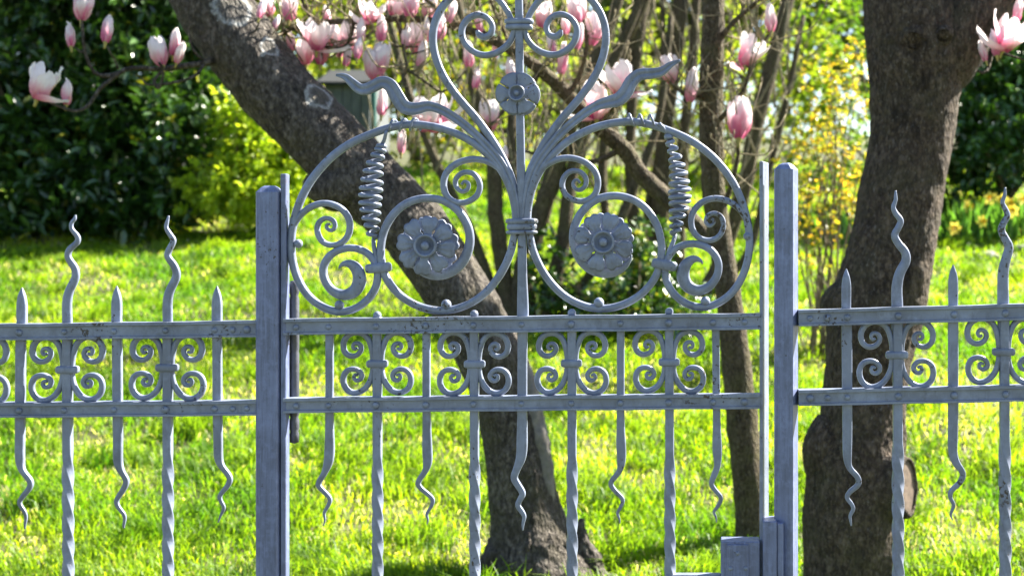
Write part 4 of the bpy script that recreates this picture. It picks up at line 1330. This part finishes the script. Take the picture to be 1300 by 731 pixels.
DG = ((0.009, 0.034, 0.010), (0.065, 0.150, 0.024))
shrub('evergreen_shrub', 'big dark glossy evergreen shrub at the far edge of the lawn', [(60, 60, 170, 225, 14.0, 1.3), (195, 115, 125, 155, 14.0, 1.1), (20, 200, 130, 95, 13.8, 1.0), (130, 222, 130, 62, 13.5, 0.8), (235, 180, 62, 80, 13.7, 0.8), (150, -40, 190, 110, 14.2, 1.3), (262, 50, 50, 100, 14.2, .7), (60, 285, 90, 30, 13.2, .4), (185, 270, 70, 26, 13.1, .35)],
      90, 14.0, 30000, 0.145, 0.052, DG, M_leaf, M_stem, nstem=10, singles=150, stem_r=0.035, shell=0.25, yellow=(0.03, (0.20, 0.22, 0.02)))
shrub('laurel_shrub', 'dark evergreen shrub behind the daffodils', [(1270, 150, 90, 105, 14.6, 1.0), (1215, 190, 60, 70, 14.4, .8), (1350, 120, 90, 130, 14.8, 1.0), (1260, 60, 110, 80, 15.0, 1.0)],
      1280, 14.7, 13000, 0.115, 0.048, ((0.015, 0.05, 0.010), (0.07, 0.17, 0.025)), M_leaf, M_stem, nstem=6, singles=40, stem_r=0.03, shell=0.25)
shrub('spring_shrub', 'pale yellow green shrub glowing in sun behind the dark evergreen', [(345, 205, 62, 80, 13.3, .5), (295, 240, 62, 44, 13.0, .4), (318, 165, 42, 60, 13.3, .4), (385, 190, 40, 60, 13.6, .4)],
      340, 13.4, 7500, 0.075, 0.042, ((0.20, 0.33, 0.02), (0.36, 0.42, 0.04)), M_leaf_thin, M_stem_pale, nstem=6, stem_r=0.02, shell=0.2)
shrub('hedge_shrub', 'loose olive green shrub behind the garden shed', [(480, 60, 130, 130, 19, 1.0), (600, 110, 120, 120, 19, 1.0), (560, 210, 120, 80, 18.5, .9)],
      540, 19, 7000, 0.10, 0.05, ((0.09, 0.15, 0.02), (0.24, 0.29, 0.04)), M_leaf_thin, M_stem, nstem=8, stem_r=0.03, shell=0.2, yellow=(0.08, (0.40, 0.32, 0.03)))
shrub('hedge_shrub', 'sparse yellow green shrub seen between the slim bare stems', [(760, 130, 130, 160, 17.5, 1.0), (900, 150, 120, 160, 17.8, 1.0), (830, 290, 140, 60, 17, .9), (1000, 120, 90, 170, 17.6, .9)],
      860, 17.6, 10000, 0.085, 0.045, ((0.13, 0.22, 0.02), (0.30, 0.36, 0.04)), M_leaf_thin, M_stem_pale, nstem=12, stem_r=0.025, shell=0.1, yellow=(0.12, (0.34, 0.30, 0.17)))
shrub('barberry_shrub', 'orange and yellow leaved shrub between latch post and thick trunk', [(1050, 170, 60, 95, 9.0, .45), (1040, 280, 46, 70, 8.9, .4), (1075, 100, 48, 60, 9.1, .4), (1098, 250, 38, 70, 9.0, .35), (1020, 215, 30, 60, 8.9, .3)],
      1048, 9.0, 1700, 0.036, 0.024, ((0.10, 0.15, 0.02), (0.30, 0.25, 0.03)), M_leaf_thin, M_stem, whorl=4, nstem=26, singles=90, stem_r=0.008, shell=0.1, yellow=(0.22, (0.46, 0.30, 0.04)))
shrub('ground_shrub', 'low leafy green shrub at the foot of the slim stems', [(770, 400, 70, 60, 9.6, .45), (850, 410, 70, 65, 9.6, .45), (810, 340, 60, 60, 9.7, .4), (735, 440, 45, 35, 9.4, .35), (890, 440, 45, 40, 9.3, .35), (700, 350, 30, 60, 9.8, .3)],
      800, 9.6, 3600, 0.065, 0.042, ((0.015, 0.05, 0.010), (0.07, 0.15, 0.02)), M_leaf, M_stem, whorl=5, nstem=10, singles=90, stem_r=0.008, shell=0.15, yellow=(0.10, (0.30, 0.30, 0.04)))
shrub('hedge_shrub', 'bright green bush beyond the thick dark trunk', [(1060, 60, 90, 110, 17.5, 1.0), (1120, 190, 120, 80, 17.0, .9), (1200, 40, 130, 110, 18.5, 1.0)],
      1120, 17.6, 4200, 0.085, 0.045, ((0.04, 0.12, 0.015), (0.15, 0.24, 0.02)), M_leaf_thin, M_stem, nstem=6, stem_r=0.025, shell=0.2)
far = shrub('far_trees', 'distant trees closing off the garden behind the shrubs', [(x, random.uniform(-60, 40), 170, random.uniform(130, 190), 32 + random.uniform(-3, 4), 2.0) for x in range(-150, 1500, 120)],
            650, 33, 26000, 0.34, 0.2, ((0.05, 0.10, 0.02), (0.18, 0.21, 0.05)), M_leaf_thin, M_stem, nstem=14, stem_r=0.12, shell=0.15, cat='trees')
far['kind'] = 'stuff'


# multi-stemmed shrubs behind the gate
def thicket(name, label, base_px, base_d, stems, mat, twigs, seed):
    r = random.Random(seed)
    base = ground_point(base_px, base_d)
    root = empty(name, base, label, 'shrub')
    for pts in stems:
        p0 = ground_point(pts[0][0], pts[0][3] if len(pts[0]) > 3 else base_d)
        full = [(p0.x, p0.y, p0.z - 0.06, pts[0][2] * 1.15 * base_d / FPX)]
        for p in pts[1:]:
            dd = p[3] if len(p) > 3 else base_d
            q_ = P(p[0], p[1], dd)
            full.append((q_.x, q_.y, q_.z, p[2] * dd / FPX))
        V, F = tube3(full, n=7, sides=12, bumpy=0.15, bscale=16)
        build('stem', V, F, mat, root)
    parts = []
    for _ in range(twigs[0]):
        x = r.uniform(twigs[1], twigs[2]); y = r.uniform(twigs[3], twigs[4])
        dd = base_d + r.uniform(-0.8, 0.9)
        ln = r.uniform(40, 150)
        dx = r.gauss(0, 0.35) * ln
        rr = r.uniform(0.8, 2.2)
        a, b, c = P(x, y, dd), P(x + dx * 0.5 + r.uniform(-8, 8), y - ln * 0.5, dd + r.uniform(-.1, .1)), P(x + dx, y - ln, dd)
        parts.append(tube3([(*a, rr * dd / FPX), (*b, rr * 0.8 * dd / FPX), (*c, rr * 0.4 * dd / FPX)], n=3, sides=5))
    V, F = join(parts)
    o = build('twigs', V, F, M_stem_pale, root)
    o['kind'] = 'stuff'
    return root


thicket('multi_stem_shrub', 'many stemmed bare shrub directly behind the gate centre bar', 672, 10.0, [
    [(660, 405, 15), (664, 350, 14), (680, 290, 13), (705, 215, 12), (735, 130, 10), (770, 40, 8), (800, -40, 6)],
    [(650, 405, 12), (640, 350, 11), (630, 280, 10), (625, 200, 9), (600, 100, 8), (580, 0, 6), (570, -50, 5)],
    [(690, 405, 12), (705, 350, 11), (716, 300, 10), (724, 230, 9), (738, 180, 9), (765, 110, 8), (800, 30, 6), (830, -40, 5)],
    [(640, 400, 8), (600, 300, 7), (560, 220, 6), (520, 120, 5), (490, 10, 4)],
    [(672, 402, 9), (668, 300, 8), (650, 200, 7), (655, 80, 6), (670, -30, 4)],
    [(700, 400, 7), (760, 330, 6), (800, 250, 6), (836, 150, 5), (852, 20, 4)]], M_bark3, (90, 470, 760, 40, 260), 3)
thicket('coppiced_shrub', 'clump of slim upright olive stems beside the slender magnolia', 850, 10.8, [
    [(838, 395, 12, 10.7), (836, 330, 11), (838, 250, 11), (846, 150, 10), (858, 60, 10), (868, -40, 9)],
    [(860, 395, 9, 10.9), (862, 300, 8), (868, 180, 7), (880, 60, 6), (886, -40, 5)],
    [(815, 395, 8, 10.8), (806, 300, 8), (800, 200, 7), (806, 90, 7), (822, -20, 6)],
    [(880, 395, 9, 10.6), (915, 330, 9), (944, 240, 10), (962, 150, 10), (985, 60, 9), (1010, -40, 8)],
    [(785, 395, 7, 10.9), (772, 300, 6), (765, 200, 6), (790, 90, 9), (812, 20, 10), (828, -40, 9)],
    [(895, 395, 6, 10.8), (950, 320, 5), (975, 220, 5), (1000, 120, 4), (1020, 20, 3)],
    [(845, 395, 6, 10.6), (822, 280, 5), (836, 190, 4), (842, 80, 4), (840, -30, 3)]], M_bark3, (150, 700, 1010, 20, 330), 5)

# ------------------------------------------------------------------ daffodils, stones, shed
FV, FF = [], []
for i in range(6):
    a = math.pi * i / 3
    o_ = len(FV)
    for (r, s_, y) in ((0.012, 0, 0), (0.026, 0.014, -0.004), (0.048, 0, -0.002), (0.026, -0.014, -0.004)):
        FV.append((r * math.cos(a) - s_ * math.sin(a), y, r * math.sin(a) + s_ * math.cos(a)))
    FF.append((o_, o_ + 1, o_ + 2, o_ + 3))
DAFF = make_mesh('flower', FV, FF, M_yellow, False)
V, F = lathe_y([(0.008, 0.01), (0.012, -0.01), (0.014, -0.025), (0.020, -0.032)], 10)
TRUMPET = make_mesh('trumpet', V, F, plain('daffodil_trumpet', (0.85, 0.58, 0.03), 0.5, 0.1, 40))


def daffodil(px, d, flowers, label):
    base = ground_point(px, d)
    root = empty('daffodil_clump', base, label, 'daffodils', 'daffodil clumps at the top of the lawn')
    n = 60
    pos = np.stack([rng.normal(0, 0.13, n), rng.normal(0, 0.10, n), np.full(n, -0.02)], 1)
    ax = unit(np.stack([rng.normal(0, 0.26, n), rng.normal(0, 0.22, n), np.ones(n)], 1))
    nr = unit(np.cross(ax, unit(rng.normal(size=(n, 3)))))
    V, F = leaf_arrays(pos, 0.20 + 0.22 * rng.random(n), np.full(n, 0.022), ax, nr, 0.15, 0.08)
    C = np.array([0.08, 0.19, 0.035]) * rng.uniform(0.6, 1.6, (n, 1))
    o = link('foliage', mesh_np('foliage', V, F, M_leaf_thin, np.repeat(C, 6, 0)), root)
    o['kind'] = 'stuff'
    for (fx_, fy_) in flowers:
        t = P(fx_, fy_, d - 0.28)
        fl = link('flower', DAFF, root, t - base)
        fl.rotation_euler = (random.uniform(-.3, .2), random.uniform(0, 1), random.uniform(-0.9, 0.9))
        s = random.uniform(1.35, 1.6)
        fl.scale = (s, s, s)
        link('trumpet', TRUMPET, fl)
        b0 = Vector((t.x + random.uniform(-.05, .05), t.y + 0.1, base.z - 0.02))
        V, F = tube3([(*b0, 0.005), (*(b0.lerp(t, 0.6) + Vector((0, .02, .02))), 0.0045), (*(t + Vector((0, 0.02, 0.0))), 0.004)], n=4, sides=6)
        build('stalk', V, F, M_leafstalk, root)


M_leafstalk = plain('green_stalk', (0.06, 0.15, 0.03), 0.6, 0.2, 20)
DL = 'clump of yellow daffodils with upright green leaves below the dark evergreen'
for (px, d, fl) in ((1212, 13.0, [(1212, 290)]), (1232, 13.2, [(1228, 262)]), (1250, 12.9, [(1246, 281)]), (1268, 13.3, [(1258, 252), (1272, 254)]), (1288, 12.9, [(1285, 268), (1281, 259)]), (1310, 13.1, [(1295, 253), (1299, 296)])):
    daffodil(px, d, fl, DL)
daffodil(1084, 12.9, [(1082, 257), (1074, 250), (1090, 262)], 'clump of yellow daffodils between the orange shrub and the thick trunk')


def stone(px, d, r, label, sq):
    b = ground_point(px, d)
    V, F = sphere_v((0, 0, 0), 1, 12, 8)
    out = []
    for v in V:
        v = Vector(v)
        k = 1 + 0.28 * mnoise.noise(v * 1.4 + Vector((px, 0, 0))) + 0.1 * mnoise.noise(v * 4)
        out.append((b.x + v.x * r * 1.5 * k, b.y + v.y * r * k, b.z + r * 0.3 + v.z * r * sq * k))
    o = build('edging_stone', out, F, M_stone, None)
    tag(o, label, 'stone', 'rough edging stones below the daffodils')


for px, d, r, sq in ((1236, 12.3, 0.05, .6), (1252, 12.2, 0.075, .6), (1300, 12.4, 0.06, .6)):
    stone(px, d, r, 'rough pale edging stone on the lawn below the daffodils', sq)

# small grey shed up the slope
sb = ground_point(410, 15.0)
shed = empty('garden_shed', sb, 'small grey boarded garden shed with slate roof behind the leaning trunk', 'shed')
sx0, sx1 = P(412, 0, 15).x, P(470, 0, 15).x
zt = P(0, 106, 15).z
nb = 5
for i in range(nb):
    a = sx0 + (sx1 - sx0) * i / nb
    b = sx0 + (sx1 - sx0) * (i + 1) / nb - 0.006
    V, F = box_v(a, b, sb.y - 0.012 * (i % 2), sb.y + 0.03, sb.z - 0.15, zt)
    build('board', V, F, M_board, shed, False)
V, F = box_v(sx0, sx1, sb.y + 0.03, sb.y + 0.9, sb.z - 0.15, zt)
build('wall', V, F, M_board, shed, False)
zr = P(0, 98, 15.45).z + 0.04
rv = [(sx0 - .06, sb.y - .10, zt - .03), (sx1 + .04, sb.y - .10, zt - .03), (sx1 + .04, sb.y + .45, zr), (sx0 - .06, sb.y + .45, zr), (sx1 + .04, sb.y + 1.0, zt - .03), (sx0 - .06, sb.y + 1.0, zt - .03)]
rv += [(x, y, z + 0.035) for x, y, z in rv]
rf = [(0, 1, 2, 3), (3, 2, 4, 5), (6, 9, 8, 7), (9, 11, 10, 8), (0, 6, 7, 1), (5, 4, 10, 11), (1, 7, 8, 2), (2, 8, 10, 4), (0, 3, 9, 6), (3, 5, 11, 9)]
roof = build('roof', rv, rf, M_roof, shed, False)
V, F = tube3([(sx1 + 0.05, sb.y - 0.06, sb.z - 0.1, 0.03), (sx1 + 0.05, sb.y - 0.06, zt, 0.03), (sx1 + 0.05, sb.y - 0.06, P(0, 112, 15).z, 0.03)], n=3, sides=10)
build('downpipe', V, F, M_green, shed)
